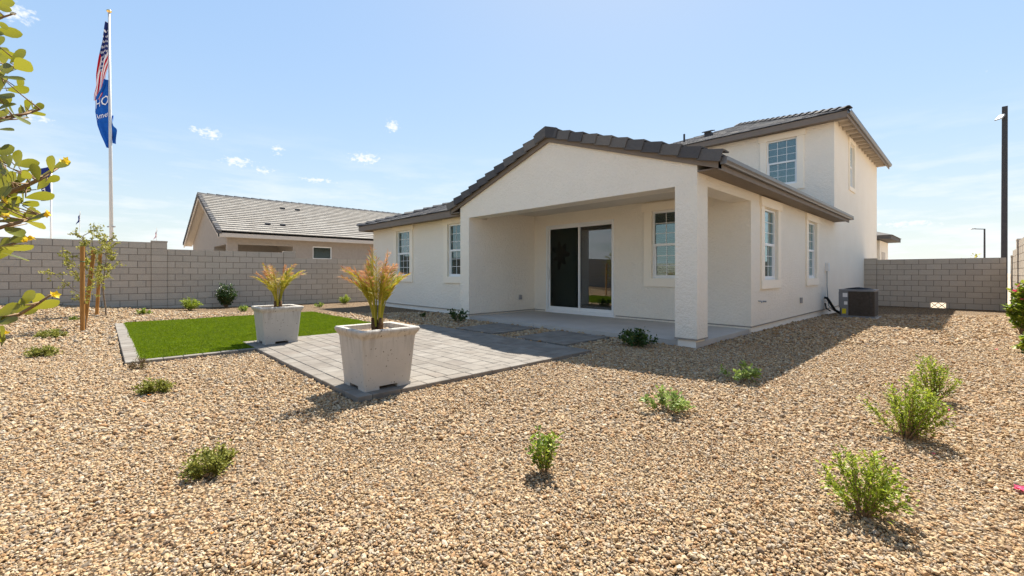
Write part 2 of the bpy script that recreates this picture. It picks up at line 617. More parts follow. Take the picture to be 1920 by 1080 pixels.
    island_mat('petal_orange', [(0, (0.70, 0.22, 0.03)), (1, (0.80, 0.36, 0.05))], 0.6, 0.2, 0.3)
    plain('bark', (0.20, 0.145, 0.095), 0.9, 0.1, var=0.25, scale=25)
    plain('palm_base', (0.10, 0.06, 0.03), 0.9, 0.1, var=0.4, scale=40)
    plain('twig', (0.24, 0.16, 0.09), 0.85, 0.15, var=0.2, scale=30)
    k = NT('stake_wood', 0.8, 0.2)
    f = k.noise(k.world_pos((40, 40, 3)), 1.0, 4)
    k.base(k.ramp(f, [(0.3, (0.30, 0.135, 0.035)), (0.7, (0.45, 0.22, 0.06))]))
    plain('tie_green', (0.02, 0.16, 0.08), 0.5, 0.3)
    # condenser
    k = NT('condenser_coil', 0.6, 0.3)
    k.base(k.ramp(k.noise(k.world_pos((1, 1, 1)), 20, 3), [(0.3, (0.075, 0.062, 0.05)), (0.7, (0.11, 0.092, 0.075))]))
    plain('condenser_paint', (0.20, 0.205, 0.215), 0.45, 0.4, var=0.04)
    plain('label_white', (0.75, 0.75, 0.74), 0.5, 0.3, var=0.02)
    plain('label_yellow', (0.72, 0.58, 0.02), 0.5, 0.3, var=0.03)
    plain('flag_blue', (0.012, 0.10, 0.42), 0.8, 0.1, var=0.12, scale=3)
    plain('flag_navy', (0.02, 0.03, 0.16), 0.8, 0.1, var=0.12, scale=3)
    plain('flag_white', (0.78, 0.78, 0.80), 0.8, 0.1, var=0.04)
    # striped flag: pattern printed on the cloth by its own UV layout
    k = NT('flag_stripes', 0.8, 0.1)
    uv = k.n('ShaderNodeUVMap')
    sp = k.n('ShaderNodeSeparateXYZ')
    k.l(uv.outputs[0], sp.inputs[0])
    u, vv = sp.outputs[0], sp.outputs[1]
    st = k.math('MODULO', k.math('FLOOR', k.mul(vv, 13.0)), 2.0)
    c = k.mixc(st, (0.50, 0.012, 0.03), (0.78, 0.78, 0.80))
    can = k.mul(k.math('LESS_THAN', u, 0.4), k.math('LESS_THAN', vv, 7 / 13))

    def cell(shift):
        a = k.math('FRACT', k.math('ADD', k.mul(u, 6 / 0.4), shift))
        b = k.math('FRACT', k.math('ADD', k.mul(vv, 5 / (7 / 13)), shift))
        da = k.math('SUBTRACT', a, 0.5)
        db = k.math('SUBTRACT', b, 0.5)
        return k.math('LESS_THAN', k.math('ADD', k.mul(da, da), k.mul(db, db)), 0.03)
    star = k.math('MAXIMUM', cell(0.0), cell(0.5))
    cc = k.mixc(star, (0.018, 0.03, 0.14), (0.8, 0.8, 0.82))
    k.base(k.mixc(can, c, cc))


make_materials()

# ------------------------------------------------------------------ ground
PATIO = (-8.40, -3.90, 1.72, 5.32)
TURF = (-13.5, -7.52, 0.22, 4.58)
PADS = [(-7.53, -6.32, 5.47, 6.70), (-5.72, -4.52, 5.47, 6.70)]
SLAB = (-8.87, -3.02, 6.90, 9.30)
HOUSE_RECTS = [(-9.24, -2.99, 6.86, 26), (-15.55, -2.99, 7.48, 26)]
WALL_L = -17.9
FENCE_Y = 22.35
WALL_R = 0.92


def build_ground():
    m = MB()
    S = 2500
    m.add([(-S, -S, -0.30), (S, -S, -0.30), (S, S, -0.30), (-S, S, -0.30)], [(0, 1, 2, 3)])
    tag(m.build('ground', 'desert', recalc=False), kind='structure')
    # gravel yard with the low mound by the left wall
    m = MB()
    xs = np.linspace(WALL_L - 0.1, WALL_R + 0.1, 64)
    ys = np.linspace(-14.2, FENCE_Y + 0.1, 110)
    for y in ys:
        for x in xs:
            m.v.append((x, y, gz(x, y)))
    nx = len(xs)
    for j in range(len(ys) - 1):
        for i in range(nx - 1):
            m.f.append((j * nx + i, j * nx + i + 1, (j + 1) * nx + i + 1, (j + 1) * nx + i))
    o = m.build('gravel_yard', 'gravel_bed', smooth=True, recalc=False)
    tag(o, kind='structure')


build_ground()


def scatter(name, mats_meshes, pts, rots, scales, label, cat):
    """one stuff object that places many small stones or blades"""
    lib = bpy.data.collections.new(name + '_shapes')
    for k, me in enumerate(mats_meshes):
        ob = bpy.data.objects.new(name + '_shape', me)
        lib.objects.link(ob)
    me = bpy.data.meshes.new(name)
    me.from_pydata(pts.tolist(), [], [])
    a = me.attributes.new('rot', 'FLOAT_VECTOR', 'POINT')
    a.data.foreach_set('vector', rots.astype(np.float32).ravel())
    a = me.attributes.new('size', 'FLOAT_VECTOR', 'POINT')
    a.data.foreach_set('vector', scales.astype(np.float32).ravel())
    o = bpy.data.objects.new(name, me)
    col.objects.link(o)
    ng = bpy.data.node_groups.new(name + '_scatter', 'GeometryNodeTree')
    ng.interface.new_socket('Geometry', in_out='INPUT', socket_type='NodeSocketGeometry')
    ng.interface.new_socket('Geometry', in_out='OUTPUT', socket_type='NodeSocketGeometry')
    gi = ng.nodes.new('NodeGroupInput')
    go = ng.nodes.new('NodeGroupOutput')
    iop = ng.nodes.new('GeometryNodeInstanceOnPoints')
    ci = ng.nodes.new('GeometryNodeCollectionInfo')
    ci.inputs['Collection'].default_value = lib
    ci.inputs['Separate Children'].default_value = True
    ci.inputs['Reset Children'].default_value = True
    iop.inputs['Pick Instance'].default_value = True
    rv = ng.nodes.new('GeometryNodeInputNamedAttribute')
    rv.data_type = 'FLOAT_VECTOR'
    rv.inputs['Name'].default_value = 'rot'
    sv = ng.nodes.new('GeometryNodeInputNamedAttribute')
    sv.data_type = 'FLOAT_VECTOR'
    sv.inputs['Name'].default_value = 'size'
    ri = ng.nodes.new('FunctionNodeRandomValue')
    ri.data_type = 'INT'
    for s in ri.inputs:
        if s.type == 'INT' and s.name == 'Max':
            s.default_value = len(mats_meshes) - 1
        if s.type == 'INT' and s.name == 'Min':
            s.default_value = 0
    e2r = ng.nodes.new('FunctionNodeEulerToRotation')
    L = ng.links.new
    L(gi.outputs[0], iop.inputs['Points'])
    L(ci.outputs[0], iop.inputs['Instance'])
    ro = [s for s in ri.outputs if s.type == 'INT'][0]
    L(ro, iop.inputs['Instance Index'])
    L([s for s in rv.outputs if s.enabled][0], e2r.inputs[0])
    L(e2r.outputs[0], iop.inputs['Rotation'])
    L([s for s in sv.outputs if s.enabled][0], iop.inputs['Scale'])
    L(iop.outputs[0], go.inputs[0])
    md = o.modifiers.new('scatter', 'NODES')
    md.node_group = ng
    tag(o, label, cat, kind='stuff')
    return o


def pebble_meshes():
    out = []
    for k in range(7):
        bm = bmesh.new()
        bmesh.ops.create_icosphere(bm, subdivisions=1, radius=0.5)
        rs = np.random.RandomState(50 + k)
        planes = [(Vector(rs.normal(size=3)).normalized(), rs.uniform(0.30, 0.44)) for _ in range(7)]
        for v in bm.verts:
            for n, d in planes:
                t = v.co.dot(n)
                if t > d:
                    v.co -= n * (t - d)
            v.co *= rs.uniform(0.92, 1.1)
        me = bpy.data.meshes.new('pebble')
        bm.to_mesh(me)
        bm.free()
        me.materials.append(MATS['pebble'])
        out.append(me)
    return out


def inside(x, y, r, g=0.0):
    return (x > r[0] - g) & (x < r[1] + g) & (y > r[2] - g) & (y < r[3] + g)


def build_gravel():
    A = math.tan(R(52.5))
    pts = []
    rs = np.random.RandomState(3)

    def ring(d0, d1, sp, jit=0.55):
        # jittered grid in yard coordinates, kept where the camera can see it
        ext = d1 * 1.75
        n = int(2 * ext / sp)
        gx, gy = np.meshgrid(np.arange(n) * sp - ext, np.arange(n) * sp - ext)
        gx = gx.ravel() + rs.uniform(-jit, jit, gx.size) * sp
        gy = gy.ravel() + rs.uniform(-jit, jit, gy.size) * sp
        d = gx * CF.x + gy * CF.y
        r = gx * CR.x + gy * CR.y
        ok = (d > d0) & (d <= d1) & (np.abs(r) < d * A * 1.0 + 0.5)
        ok &= (gx > WALL_L + .05) & (gx < WALL_R - .02) & (gy < FENCE_Y - .03)
        gx, gy = gx[ok], gy[ok]
        bad = np.zeros(gx.size, bool)
        bad |= inside(gx, gy, PATIO, 0.012)
        bad |= inside(gx, gy, TURF, 0.012)
        for p in PADS:
            bad |= inside(gx, gy, p, 0.008)
        bad |= inside(gx, gy, SLAB, 0.005)
        for p in HOUSE_RECTS:
            bad |= inside(gx, gy, p, 0.005)
        return gx[~bad], gy[~bad]
    X, Y, S = [], [], []
    for d0, d1, sp, s in ((1.0, 3.1, 0.0108, 0.0122), (3.1, 7.2, 0.0155, 0.0172), (7.2, 13.0, 0.028, 0.031)):
        x, y = ring(d0, d1, sp)
        X.append(x); Y.append(y)
        S.append(np.clip(rs.lognormal(math.log(s), 0.38, x.size), s * 0.5, s * 2.4))
    X = np.concatenate(X); Y = np.concatenate(Y); S = np.concatenate(S)
    m = 0.42 * np.exp(-((X + 18.6) ** 2 + (Y + 3.2) ** 2) / (2 * 2.6 ** 2))
    b = -0.09 * np.clip((Y - 10) / 10, 0, 1)
    Z = m + b + S * rs.uniform(-0.15, 0.50, X.size)
    # gentle raking marks
    Z += 0.006 * np.sin(X * 3.1 + 1.7 * np.sin(Y * 1.3)) * np.sin(Y * 2.7 + 0.8 * np.sin(X * 1.9))
    pts = np.stack([X, Y, Z], 1)
    rot = np.stack([rs.uniform(-.6, .6, X.size), rs.uniform(-.6, .6, X.size), rs.uniform(0, 6.283, X.size)], 1)
    el = rs.uniform(0.85, 1.7, X.size)
    sc3 = np.stack([S * el, S * rs.uniform(.75, 1.1, X.size), S * rs.uniform(.5, .9, X.size)], 1)
    print('pebbles', X.size)
    scatter('gravel', pebble_meshes(), pts, rot, sc3, 'loose tan and cream crushed stone covering the back yard', 'gravel')


build_gravel()


# ------------------------------------------------------------------ pavers
def paver_mesh(w, d, h):
    bm = bmesh.new()
    bmesh.ops.create_cube(bm, size=1)
    for v in bm.verts:
        v.co = Vector((v.co.x * w, v.co.y * d, v.co.z * h))
    top = [e for e in bm.edges if all(v.co.z > 0 for v in e.verts)]
    bmesh.ops.bevel(bm, geom=top, offset=0.005, segments=1, affect='EDGES')
    me = bpy.data.meshes.new('paver')
    bm.to_mesh(me)
    bm.free()
    me.materials.append(MATS['paver'])
    return me


PAVER_CACHE = {}


def paver(parent, x0, x1, y0, y1, ztop, gap=0.006):
    w = round(x1 - x0 - gap, 3)
    d = round(y1 - y0 - gap, 3)
    if (w, d) not in PAVER_CACHE:
        PAVER_CACHE[(w, d)] = paver_mesh(w, d, 0.06)
    h = ztop - 0.03 + random.uniform(-0.0018, 0.0018)
    return instance(PAVER_CACHE[(w, d)], 'paver', parent, ((x0 + x1) / 2, (y0 + y1) / 2, h),
                    (random.uniform(-.004, .004), random.uniform(-.004, .004), 0))


def fill_row(x0, x1, sizes):
    out = [x0]
    while out[-1] < x1 - 1e-4:
        s = random.choice(sizes)
        rem = x1 - out[-1]
        if rem - s < min(sizes) * 0.6:
            s = rem
            if s > max(sizes) * 1.25:
                s = rem / 2
        out.append(out[-1] + s)
    return out


def build_patio():
    zt = 0.05
    p = thing('paver_patio', (-6.15, 3.5, 0), 'rectangular patio of pale grey concrete pavers between turf and gravel', 'patio')
    x0, x1, y0, y1 = PATIO
    MB().box(x0 + .02, x1 - .02, y0 + .02, y1 - .02, -0.05, zt - 0.012).build('joint_bed', 'joint_sand', p)
    b = 0.15
    # border course
    for ys in ((y0, y0 + b), (y1 - b, y1)):
        n = 15
        w = (x1 - x0) / n
        for i in range(n):
            paver(p, x0 + i * w, x0 + (i + 1) * w, ys[0], ys[1], zt)
    for xs in ((x0, x0 + b), (x1 - b, x1)):
        n = 11
        w = (y1 - y0 - 2 * b) / n
        for i in range(n):
            paver(p, xs[0], xs[1], y0 + b + i * w, y0 + b + (i + 1) * w, zt)
    fx0, fx1, fy0, fy1 = x0 + b, x1 - b, y0 + b, y1 - b
    hs = [0.22, 0.15, 0.22, 0.22, 0.15]
    y = fy0
    rows = []
    i = 0
    while y < fy1 - 1e-3:
        h = hs[i % 5]
        if fy1 - y - h < 0.12:
            h = fy1 - y
        rows.append((y, y + h))
        y += h
        i += 1
    for ya, yb in rows:
        if yb - ya > 0.19:
            e = fill_row(fx0, fx1, [0.22, 0.30, 0.30, 0.22])
        else:
            e = fill_row(fx0, fx1, [0.22, 0.30, 0.36])
        for a, c in zip(e[:-1], e[1:]):
            paver(p, a, c, ya, yb, zt)
    names = ['grey paver stepping pad on the porch walk, nearer the left column', 'grey paver stepping pad on the porch walk, nearer the right column']
    for (a0, a1, c0, c1), nm in zip(PADS, names):
        q = thing('stepping_pad', ((a0 + a1) / 2, (c0 + c1) / 2, 0), nm, 'paver pad', 'stepping pads between patio and porch slab')
        MB().box(a0 + .02, a1 - .02, c0 + .02, c1 - .02, -0.05, 0.033).build('joint_bed', 'joint_sand', q)
        y = c0
        k = 0
        while y < c1 - 1e-3:
            h = [0.22, 0.15][k % 2]
            if c1 - y - h < 0.1:
                h = c1 - y
            e = fill_row(a0, a1, [0.22, 0.30])
            for a, c in zip(e[:-1], e[1:]):
                paver(q, a, c, y, y + h, 0.045)
            y += h
            k += 1


build_patio()


def build_turf():
    x0, x1, y0, y1 = TURF
    ed = thing('turf_edging', ((x0 + x1) / 2, y0, 0), 'strip of pale pavers edging the artificial turf', 'paver edging')
    bw = 0.17
    n = 26
    w = (x1 - x0) / n
    for i in range(n):
        paver(ed, x0 + i * w, x0 + (i + 1) * w, y0, y0 + bw, 0.045)
    n = 6
    w = (PATIO[2] - y0 - bw) / n
    for i in range(n):
        paver(ed, x1 - 0.12, x1, y0 + bw + i * w, y0 + bw + (i + 1) * w, 0.045)
    m = MB()
    poly = [(x0, y0 + bw), (x1 - .125, y0 + bw), (x1 - .125, PATIO[2] - .005), (PATIO[0] - .005, PATIO[2] - .005), (PATIO[0] - .005, y1), (x0, y1)]
    m.prism(poly, lambda u, v, d: (u, v, d), -0.03, 0.03)
    tag(m.build('turf_base', 'turf_base'), 'green backing sheet of the artificial turf', 'turf', kind='stuff')
    # blades
    meshes = []
    for k in range(4):
        rs = np.random.RandomState(k)
        b = MB()
        for i in range(11):
            a = rs.uniform(0, 6.283)
            bx, by = rs.normal(0, 0.012, 2)
            h = rs.uniform(.022, .036)
            ln = rs.uniform(.004, .02)
            w = 0.0022
            dx, dy = math.cos(a), math.sin(a)
            b.add([(bx - dy * w, by + dx * w, 0), (bx + dy * w, by - dx * w, 0), (bx + dx * ln * .4 + dy * w, by + dy * ln * .4 - dx * w, h * .6), (bx + dx * ln * .4 - dy * w, by + dy * ln * .4 + dx * w, h * .6), (bx + dx * ln, by + dy * ln, h)],
                  [(0, 1, 2, 3), (3, 2, 4)])
        me = bpy.data.meshes.new('blade_tuft')
        me.from_pydata(b.v, [], b.f)
        me.materials.append(MATS['turf_blade'])
        meshes.append(me)
    rs = np.random.RandomState(11)
    sp = 0.022
    gx, gy = np.meshgrid(np.arange(x0 + .01, x1 - .12, sp), np.arange(y0 + bw + .01, y1, sp))
    gx = gx.ravel() + rs.uniform(-.5, .5, gx.size) * sp
    gy = gy.ravel() + rs.uniform(-.5, .5, gy.size) * sp
    ok = ~((gx > PATIO[0] - .01) & (gy > PATIO[2] - .01)) & (gx < x1 - .125) & (gy > y0 + bw)
    gx, gy = gx[ok], gy[ok]
    pts = np.stack([gx, gy, np.full(gx.size, 0.029)], 1)
    rot = np.stack([np.zeros(gx.size), np.zeros(gx.size), rs.uniform(0, 6.283, gx.size)], 1)
    s = rs.uniform(.8, 1.25, gx.size) * (1 + 0.12 * np.sin(gx * 2.2) * np.sin(gy * 3.1))
    sc3 = np.stack([s, s, s], 1)
    print('turf tufts', gx.size)
    scatter('artificial_turf', meshes, pts, rot, sc3, 'bright green artificial turf blades beside the patio', 'turf')


build_turf()


# ------------------------------------------------------------------ block walls
BL, BH = 0.406, 0.203


def block_mesh(lx, ly, lz):
    m = MB().box(-lx / 2, lx / 2, -ly / 2, ly / 2, -lz / 2, lz / 2)
    me = bpy.data.meshes.new('block')
    me.from_pydata(m.v, [], m.f)
    me.materials.append(MATS['block'])
    return me


BLOCKS = {}


def block(parent, axis, a0, a1, n0, n1, z0, z1, name='block'):
    """one block: spans a0..a1 along the wall, n0..n1 through it"""
    j = 0.013
    la, ln, lz = round(a1 - a0 - j, 3), round(n1 - n0, 3), round(z1 - z0 - j, 3)
    key = (axis, la, ln, lz)
    if key not in BLOCKS:
        BLOCKS[key] = block_mesh(la, ln, lz) if axis == 'x' else block_mesh(ln, la, lz)
    ca, cn, cz = (a0 + a1) / 2, (n0 + n1) / 2, (z0 + z1) / 2
    tilt = random.uniform(-.003, .003)
    off = random.uniform(-.0025, .0025)
    pos = (ca, cn + off, cz) if axis == 'x' else (cn + off, ca, cz)
    return instance(BLOCKS[key], name, parent, pos, (0, 0, tilt))


def block_wall(name, label, axis, face, side, segs, pilasters, zbase, show=None, skip=()):
    """face: wall face coordinate; side: +1 when the wall lies beyond the face on the + side.
    segs: (a0, a1, rows). show(a) says whether blocks there are seen"""
    th = 0.15
    n0, n1 = (face, face + th) if side > 0 else (face - th, face)
    mid = (segs[0][0] + segs[0][1]) / 2
    root = thing(name, (mid, face, zbase) if axis == 'x' else (face, mid, zbase), label, 'block wall')
    core = MB()
    rest = MB()

    def put(mb, a0, a1, m0, m1, z0, z1):
        if axis == 'x':
            mb.box(a0, a1, m0, m1, z0, z1)
        else:
            mb.box(m0, m1, a0, a1, z0, z1)
    cnt = 0
    for a0, a1, rows in segs:
        ztop = zbase + rows * BH
        # mortar core, set back from both faces, leaving the vent open
        cells = [(a0, a1, zbase - 0.15, ztop - 0.012)]
        for s0, s1, sz0, sz1 in skip:
            new = []
            for c in cells:
                if s0 >= c[1] or s1 <= c[0]:
                    new.append(c)
                    continue
                new += [(c[0], s0, c[2], c[3]), (s1, c[1], c[2], c[3]), (s0, s1, c[2], sz0), (s0, s1, sz1, c[3])]
            cells = new
        for c in cells:
            if c[1] - c[0] > 1e-3 and c[3] - c[2] > 1e-3:
                put(core, c[0], c[1], n0 + .014, n1 - .014, c[2], c[3])
        for r in range(rows):
            off = 0 if r % 2 == 0 else BL / 2
            e = [a0]
            x = a0 + (off if off else BL)
            while x < a1 - 0.05:
                e.append(x)
                x += BL
            e.append(a1)
            z0 = zbase + r * BH
            for p, q in zip(e[:-1], e[1:]):
                if any(p < s1 - .01 and q > s0 + .01 and z0 < sz1 - .01 and z0 + BH > sz0 + .01 for s0, s1, sz0, sz1 in skip):
                    for s0, s1, sz0, sz1 in skip:
                        if s0 - p > 0.06:
                            block(root, axis, p, s0, n0, n1, z0, z0 + BH)
                        if q - s1 > 0.06:
                            block(root, axis, s1, q, n0, n1, z0, z0 + BH)
                    continue
                if show is None or show((p + q) / 2):
                    block(root, axis, p, q, n0, n1, z0, z0 + BH)
                    cnt += 1
                else:
                    put(rest, p + .008, q - .008, n0, n1, z0 + .008, z0 + BH - .008)
    for a, rows in pilasters:
        q0, q1 = a - BL / 2, a + BL / 2
        m0, m1 = n0 - 0.028, n1 + 0.028
        put(core, q0 + .01, q1 - .01, m0 + .007, m1 - .007, zbase - .15, zbase + rows * BH + 0.02)
        for r in range(rows):
            block(root, axis, q0, q1, m0, m1, zbase + r * BH, zbase + (r + 1) * BH, 'pilaster_block')
        cap = MB()
        put(cap, q0 - .004, q1 + .004, m0 - .006, m1 + .006, zbase + rows * BH, zbase + rows * BH + .05)
        cap.build('pilaster_cap', 'block', root)
    core.build('mortar', 'mortar', root)
    if rest.v:
        tag(rest.build('course_blocks', 'block', root), kind='stuff')
    print(name, cnt)
    return root


def build_walls():
    # left boundary wall, stepping down towards the house
    block_wall('block_wall', 'long grey concrete block wall stepping down behind the turf and the young trees', 'y', WALL_L, -1,
               [(-14.0, 1.15, 11), (1.55, 5.02, 10), (5.42, 12.3, 9)],
               [(1.35, 11), (5.22, 10)], -0.05, show=lambda a: -2.3 < a < 8.6)
    vent = (-1.02, -0.61, -0.08, 0.115)
    w = block_wall('block_wall', 'short grey block wall beyond the air conditioner with a low drain opening', 'x', FENCE_Y, 1,
                   [(-2.6, 0.80, 9)], [(-2.80, 9)], -0.09,
                   skip=[(-1.06, -0.655, -0.09, 0.113)])
    g = MB()
    a0, a1, z0, z1 = -1.05, -0.665, -0.08, 0.108
    y = FENCE_Y + 0.05
    am = (a0 + a1) / 2
    for p, q in ((a0, am), (am, a1)):
        g.tube([(p, y, z0), (q, y, z1)], 0.010, 6)
        g.tube([(p, y + .004, z1), (q, y + .004, z0)], 0.010, 6)
    g.build('drain_grille', 'dark_metal', w)
    # right boundary wall
    block_wall('block_wall', 'grey block wall along the right side behind the pink flowering shrub', 'y', WALL_R, 1,
               [(-14.0, 19.2, 11), (19.6, 21.9, 10)], [(19.4, 11), (22.12, 9)], -0.09, show=lambda a: a > 17.0)
    # wall behind the photographer, seen only as a reflection in the glass
    block_wall('block_wall', 'grey block wall closing the yard behind the viewer, reflected in the door glass', 'x', -14.0, -1,
               [(WALL_L, WALL_R, 10)], [], -0.05, show=lambda a: False)


build_walls()


# ------------------------------------------------------------------ house
def wall_grid(mb, fn, u0, u1, z0, z1, holes, th):
    """wall panel with openings; fn(u, n, z): n = 0 outside face, n = -th inside face"""
    us = sorted(set([u0, u1] + [h[0] for h in holes] + [h[1] for h in holes]))
    zs = sorted(set([z0, z1] + [h[2] for h in holes] + [h[3] for h in holes]))

    def solid(i, j):
        if i < 0 or j < 0 or i >= len(us) - 1 or j >= len(zs) - 1:
            return False
        cu, cz = (us[i] + us[i + 1]) / 2, (zs[j] + zs[j + 1]) / 2
        return not any(h[0] < cu < h[1] and h[2] < cz < h[3] for h in holes)
    o = len(mb.v)
    nu, nz = len(us), len(zs)
    for n in (0, -th):
        for z in zs:
            for u in us:
                mb.v.append(tuple(fn(u, n, z)))

    def ix(i, j, b):
        return o + b * nu * nz + j * nu + i
    for i in range(nu - 1):
        for j in range(nz - 1):
            if not solid(i, j):
                continue
            mb.f.append((ix(i, j, 0), ix(i + 1, j, 0), ix(i + 1, j + 1, 0), ix(i, j + 1, 0)))
            mb.f.append((ix(i, j, 1), ix(i, j + 1, 1), ix(i + 1, j + 1, 1), ix(i + 1, j, 1)))
            if not solid(i - 1, j):
                mb.f.append((ix(i, j, 0), ix(i, j + 1, 0), ix(i, j + 1, 1), ix(i, j, 1)))
            if not solid(i + 1, j):
                mb.f.append((ix(i + 1, j, 0), ix(i + 1, j, 1), ix(i + 1, j + 1, 1), ix(i + 1, j + 1, 0)))
            if not solid(i, j - 1):
                mb.f.append((ix(i, j, 0), ix(i, j, 1), ix(i + 1, j, 1), ix(i + 1, j, 0)))
            if not solid(i, j + 1):
                mb.f.append((ix(i, j + 1, 0), ix(i + 1, j + 1, 0), ix(i + 1, j + 1, 1), ix(i, j + 1, 1)))


class Frame:
    """maps (u along wall, n outward, z) to the world"""

    def __init__(self, kind, c):
        self.kind, self.c = kind, c

    def __call__(self, u, n, z):
        return (u, self.c - n, z) if self.kind == 'rear' else (self.c + n, u, z)

    def box(self, mb, u0, u1, n0, n1, z0, z1):
        a = self(u0, n0, z0)
        b = self(u1, n1, z1)
        mb.box(a[0], b[0], a[1], b[1], a[2], b[2])


def make_window(house, fr, u0, u1, z0, z1, cols=3, rows=3, trim=True, blind=True, ext=0.19):
    m = MB()
    f = 0.042
    fr.box(m, u0, u1, -.10, -.035, z0, z0 + f)
    fr.box(m, u0, u1, -.10, -.035, z1 - f, z1)
    fr.box(m, u0, u0 + f, -.10, -.0352, z0 + f, z1 - f)
    fr.box(m, u1 - f, u1, -.10, -.0352, z0 + f, z1 - f)
    zm = (z0 + z1) / 2
    fr.box(m, u0 + f, u1 - f, -.095, -.042, zm - .028, zm + .028)
    win = m.build('window', 'white_vinyl', house, bevel=0.0)
    # lower sash sits deeper
    s = MB()
    g = 0.030
    a0, a1, b0, b1 = u0 + f, u1 - f, z0 + f, zm - .028
    fr.box(s, a0, a1, -.092, -.058, b0, b0 + g)
    fr.box(s, a0, a0 + g, -.092, -.0583, b0 + g, b1)
    fr.box(s, a1 - g, a1, -.092, -.0583, b0 + g, b1)
    s.build('sash', 'white_vinyl', win)
    panes = [(a0, a1, zm + .028, z1 - f, -.072), (a0 + g, a1 - g, b0 + g, b1, -.080)]
    for p0, p1, q0, q1, n in panes:
        pm = MB()
        fr.box(pm, p0, p1, n - .006, n, q0, q1)
        pm.build('pane', 'window_glass', win)
        t = 0.0065
        for c in range(1, cols):
            u = p0 + (p1 - p0) * c / cols
            mm = MB()
            fr.box(mm, u - t, u + t, n + .0005, n + .006, q0, q1)
            mm.build('muntin', 'white_vinyl', win)
        for r in range(1, rows):
            z = q0 + (q1 - q0) * r / rows
            mm = MB()
            fr.box(mm, p0, p1, n + .0008, n + .0055, z - t, z + t)
            mm.build('muntin', 'white_vinyl', win)
    if blind:
        bm_ = MB()
        z = z0 + 0.05
        while z < z1 - 0.06:
            p = [fr(u0 + .05, -.155, z), fr(u1 - .05, -.155, z), fr(u1 - .05, -.195, z + .022), fr(u0 + .05, -.195, z + .022)]
            q = [(x, y, zz + .003) for x, y, zz in p]
            bm_.hexa(p + q)
            z += 0.046
        fr.box(bm_, u0 + .04, u1 - .04, -.20, -.15, z1 - .06, z1 - .01)
        tag(bm_.build('blind', 'blind', win), kind='stuff')
    if trim:
        e = ext
        for nm, bx in (('head_trim', (u0 - e - .05, u1 + e + .05, z1 + .012, z1 + e + .012, .055)),
                       ('sill_trim', (u0 - e, u1 + e, z0 - e - .004, z0 - .004, .042)),
                       ('side_trim', (u0 - e, u0, z0 - .004, z1 + .012, .036)),
                       ('side_trim', (u1, u1 + e, z0 - .004, z1 + .012, .036))):
            t = MB()
            fr.box(t, bx[0], bx[1], -.004, bx[4], bx[2], bx[3])
            t.build(nm, 'stucco_trim', win, bevel=0.006)
    return win


def tiles_plane(mb, e0, e1, up, rise, run, kl, kr, exposure=0.33, tw=0.32, th=0.032, lift=0.016, jitter=0.004, start=0.0):
    """flat roof tiles on a sloping plane. e0,e1: eave ends; up: horizontal unit vector up the slope;
    rise per unit of run; kl, kr: how far the ends come in per unit of run"""
    e0, e1, up = Vector(e0), Vector(e1), Vector(up)
    along = (e1 - e0).normalized()
    length = (e1 - e0).length
    n = int(math.ceil(run / exposure))
    ex = run / n
    for r in range(n):
        r0, r1 = start + r * ex, start + (r + 1) * ex + 0.05
        r1 = min(r1, run + .02)
        off = 0 if r % 2 == 0 else tw / 2
        a_l = kl * r0
        a_r = length - kr * r0
        x = a_l - off
        while x < a_r:
            xa, xb = max(x, a_l), min(x + tw - 0.006, a_r)
            x += tw
            if xb - xa < 0.03:
                continue
            dz = random.uniform(-jitter, jitter)
            ta, tb = max(xa, kl * r1), min(xb, length - kr * r1)
            if tb - ta < 0.01:
                ta = tb = (ta + tb) / 2
                tb += 0.01
            pts = []
            for zoff in (0, th):
                for aa, rr in ((xa, r0), (xb, r0), (tb, r1), (ta, r1)):
                    base = e0 + along * aa + up * rr
                    z = base.z + rise * rr + zoff + (lift + dz if rr == r0 else 0.0)
                    pts.append((base.x, base.y, z))
            mb.hexa(pts)


def rake_tile_mesh(L, name='rake_tile'):
    """L-shaped edge tile: local x runs up the slope, y inwards over the roof, z up"""
    m = MB()
    t = 0.022
    # face leaf and top leaf, lower end lifted over the next tile
    m.hexa([(0, -.028, -.135), (L, 0, -.165), (L, t, -.165), (0, t - .028, -.135), (0, -.028, .05), (L, 0, .004), (L, t, .004), (0, t - .028, .05)])
    m.hexa([(0, t - .028, .05 - t), (L, t, .004 - t), (L, .20, .004 - t), (0, .20, .05 - t), (0, t - .028, .0498), (L, t, .0038), (L, .20, .0038), (0, .20, .0498)])
    me = bpy.data.meshes.new(name)
    me.from_pydata(m.v, [], m.f)
    me.materials.append(MATS['tile_dark'])
    return me


def cap_mesh(L, w, name='ridge_tile'):
    """angled ridge or hip cap; local x along the ridge"""
    m = MB()
    h = 0.07
    t = 0.02
    prof = [(-w, -h), (-w * .25, 0.0), (w * .25, 0.0), (w, -h), (w, -h - t), (w * .2, -t), (-w * .2, -t), (-w, -h - t)]
    m.prism([(a, b) for a, b in prof], lambda u, v, d: (d, u, v + 0.045 * (1 - d / L)), 0, L + .05)
    me = bpy.data.meshes.new(name)
    me.from_pydata(m.v, [], m.f)
    me.materials.append(MATS['tile_dark'])
    return me


